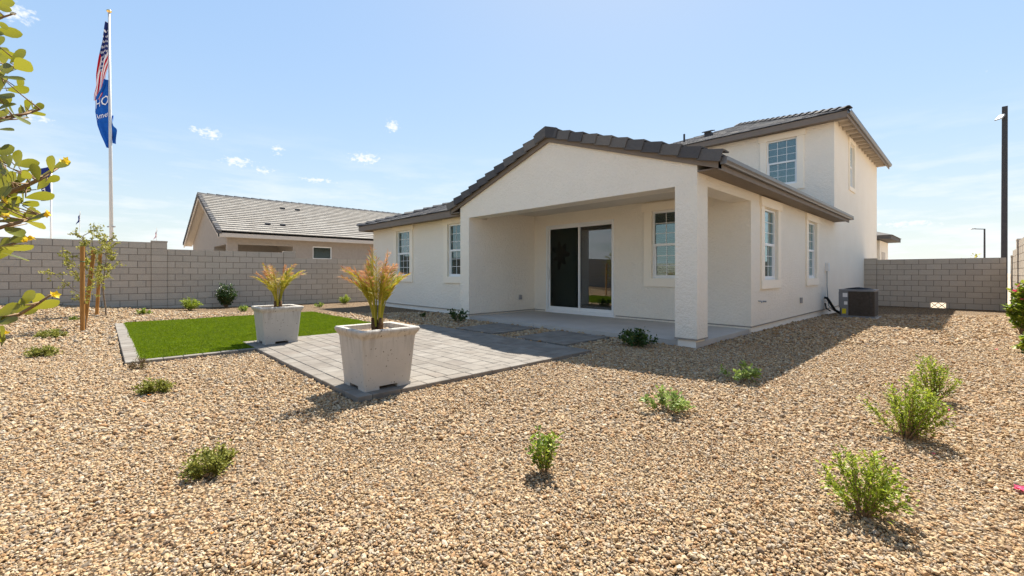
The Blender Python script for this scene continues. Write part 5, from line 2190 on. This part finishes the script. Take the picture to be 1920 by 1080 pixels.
def build_flags():
    d = 30.0
    b = spot(210, 512, d)
    b.z = -.3
    tp = spot(204.5, 24, d)
    T = thing('flagpole', b, 'tall white flagpole with gold ball behind the left wall', 'flagpole')
    MB().tube([b, b.lerp(tp, .5), tp], [.115, .095, .06], 14).build('pole', 'grey_paint', T, smooth=True)
    m = MB()
    pts = [tp + Vector((0, 0, z)) for z in (.0, .03, .09, .15, .2, .22)]
    m.tube(pts, [.03, .10, .145, .14, .08, .01], 14)
    m.build('ball_finial', 'gold', T, smooth=True)
    c = b.lerp(tp, (spot(210, 425, d).z + .3) / (tp.z + .3))
    MB().tube([c - CR * .26, c + CR * .26], .05, 8).build('cleat', 'grey_box', T)
    def sheet(rows, seed, wave):
        """limp cloth whose edges follow the hang measured for it: rows of (height, left edge, right edge)"""
        ys = [r[0] for r in rows]
        ls = [r[1] for r in rows]
        rr = [r[2] for r in rows]

        def P(u, v):
            y = ys[0] + (ys[-1] - ys[0]) * v
            xl, xr = np.interp(y, ys, ls), np.interp(y, ys, rr)
            w = wave * (1 - .75 * u) * (math.sin(u * 9 + v * 5 + seed) + .6 * math.sin(u * 17 - v * 8 + seed))
            return spot(float(xl + (xr - xl) * u), y, d) - CF * (w + .10 * (1 - u))
        return P
    P = sheet([(43, 203, 204), (60, 200, 204), (85, 194, 204), (108, 189, 203.5), (125, 186, 203), (140, 183, 198), (160, 181, 196), (178, 178, 192), (190, 180, 184)], .4, .10)
    m, uv0 = cloth(P, 26, 40)
    uv = []
    for u, v in uv0:
        y = 43 + 147 * v
        left = ((y - 43) / 147, 0.02)
        right = (0.01, (y - 43) / 82) if y < 125 else ((y - 125) / 65 * .95, 1.0)
        uv.append((left[0] + (right[0] - left[0]) * u, min(.999, left[1] + (right[1] - left[1]) * u)))
    top = spot(203, 43, d)
    o = m.build('flag', 'flag_stripes', loc=top, smooth=True, recalc=False)
    add_uv(o, uv)
    tag(o, 'limp red white and blue striped flag at the top of the tall pole', 'flag')
    top2 = spot(203.5, 150, d)
    P2 = sheet([(150, 200, 203), (165, 196, 204), (185, 181, 205), (210, 179, 205.5), (235, 184, 206), (255, 192, 206.5), (270, 200, 206.5), (278, 204, 206)], 1.5, .07)
    m, uv = cloth(P2, 22, 36)
    B = m.build('flag', 'flag_blue', loc=top2, smooth=True, recalc=False)
    tag(B, 'limp blue flag with white lettering below the striped flag', 'flag')
    text_on(P2, 'HORTON', .06, .44, .62, .19, -CF * .07, 'flag_white', B, slant=.10, umax=.97)
    text_on(P2, "America's Builder", .10, .60, .40, .11, -CF * .07, 'flag_white', B, slant=.08, umax=.97)
    # loose corner on the far side of the pole
    m, uv = cloth(lambda u, v: spot(206, 215, d) + CR * (.42 * u * (.3 + .7 * v)) + Vector((0, 0, -1.9 * v - .2 * u * math.sin(v * 7))) + CF * (.1 + .1 * math.sin(v * 8 + u * 3)), 8, 14)
    m.build('flag_tail', 'flag_blue', B, smooth=True, recalc=False)
    # lower flag pole at the far left
    d = 34.0
    b = spot(95, 512, d)
    b.z = -.3
    tp = spot(96, 308, d)
    q = MB().tube([b, tp], .055, 10).build('flagpole', 'white_paint', loc=b, smooth=True)
    tag(q, 'short white flagpole at far left partly hidden by leaves', 'flagpole')
    top = spot(95.5, 309, d)

    def P3(u, v):
        return top - CR * (.95 * u * (1 - .1 * v) + .05 * math.sin(v * 6)) + CF * (.12 * math.sin(v * 5 + u * 4)) + Vector((0, 0, -2.75 * v * (1 - .1 * u) - .35 * u))
    m, uv = cloth(P3)
    o = m.build('flag', 'flag_navy', loc=top, smooth=True, recalc=False)
    tag(o, 'navy blue banner flag behind the leaves at the left edge', 'flag')
    m = MB()
    for k in range(5):
        v0 = .22 + k * .145
        m.add([tuple(P3(u, v) - CF * .06) for u, v in ((.35, v0), (.72, v0 + .01), (.72, v0 + .03), (.35, v0 + .03))], [(0, 1, 2, 3)])
        m.add([tuple(P3(u, v) - CF * .06) for u, v in ((.35, v0), (.43, v0), (.43, v0 + .10), (.35, v0 + .10))], [(0, 1, 2, 3)])
    m.build('flag_lettering', 'flag_white', o, recalc=False)
    # two small flags that peep over the wall
    for px, yt, yb, w, mat, lf, lp in ((147, 398, 422, .55, 'flag_navy', 'small dark blue flag tip above the young tree', 'thin pole of the dark blue flag behind the young tree'),
                                       (291, 430, 450, .45, 'flag_stripes', 'tiny striped flag just above the wall pilaster', 'thin pole of the tiny striped flag behind the wall')):
        d = 62.0
        b = spot(px, 512, d)
        b.z = -.3
        tp = spot(px + 3, yt - 2, d)
        q = MB().tube([b, tp], .035, 8).build('flagpole', 'white_paint', loc=b)
        tag(q, lp, 'flagpole')
        top = spot(px + 3, yt, d)
        hh = (yb - yt) / 815 * d
        m, uv = cloth(lambda u, v: top - CR * (w * u * (.35 + .65 * v)) + CF * .08 * math.sin(v * 7 + u * 5) + Vector((0, 0, -hh * (.35 * u + .65 * v))), 12, 12)
        o = m.build('flag', mat, loc=top, smooth=True, recalc=False)
        add_uv(o, uv)
        tag(o, lf, 'flag')
    # tall dark light pole and small street lamp on the right
    d = 20.0
    b = spot(1882.5, 512, d)
    b.z = -.3
    tp = spot(1884, 200, d)
    T = thing('light_pole', b, 'tall dark square light pole behind the right wall', 'light pole')
    m = MB()
    r0, r1 = .105, .09
    m.hexa([tuple(b + Vector((sx * r0, sy * r0, 0))) for sx, sy in ((-1, -1), (1, -1), (1, 1), (-1, 1))] + [tuple(tp + Vector((sx * r1, sy * r1, 0))) for sx, sy in ((-1, -1), (1, -1), (1, 1), (-1, 1))])
    m.build('pole', 'dark_metal', T)
    h = tp - Vector((0, 0, .42))
    m = MB()
    m.tube([h, h - CR * .14 - Vector((0, 0, .05))], .035, 8)
    a = h - CR * .13 - Vector((0, 0, .02))
    m.hexa([tuple(a + v) for v in (CF * -.14, CF * .14, CF * .16 - CR * .17 - Vector((0, 0, .17)), CF * -.16 - CR * .17 - Vector((0, 0, .17)),
                                   CF * -.12 + Vector((0, 0, .09)), CF * .12 + Vector((0, 0, .09)), CF * .15 - CR * .18 - Vector((0, 0, .12)), CF * -.15 - CR * .18 - Vector((0, 0, .12)))])
    m.build('lamp_head', 'grey_box', T)
    d = 65.0
    b = spot(1846, 512, d)
    b.z = -.3
    tp = spot(1846, 429, d)
    T = thing('street_lamp', b, 'slim street lamp with a side arm beyond the right wall', 'street lamp')
    MB().tube([b, tp], [.13, .10], 10).build('pole', 'dark_metal', T)
    MB().tube([tp - Vector((0, 0, .05)), tp - CR * 1.5 - Vector((0, 0, .02))], .06, 8).build('arm', 'dark_metal', T)
    e = tp - CR * 1.5
    m = MB()
    m.prism([(0, -.02), (-.35, -.10), (-.85, -.10), (-.55, .03), (0, .08)], lambda u, v, k: tuple(e + CR * u + Vector((0, 0, v)) + CF * k), -.18, .18)
    m.build('lamp_head', 'grey_box', T)
    p = spot(1818, 512, 26)
    p.z = -.3
    build_shrub('small tree top showing just above the right back wall', tuple(p), 2.95, 1.3, 'leaf_tree', 77, 16, 60, .10, .035, cat='tree', name='small_tree')


build_flags()

ST = spot(358, 897, 815 * CAM_H / (897 - 512))
ST.z = 0
o = MB().tube([ST - Vector((0, 0, .02)), ST + Vector((0, 0, .035)), ST + Vector((.012, .004, .045))], .005, 8).build('irrigation_stub', 'black_rubber', loc=ST)
tag(o, 'short black irrigation stub beside the low shrub in the left foreground', 'irrigation pipe')
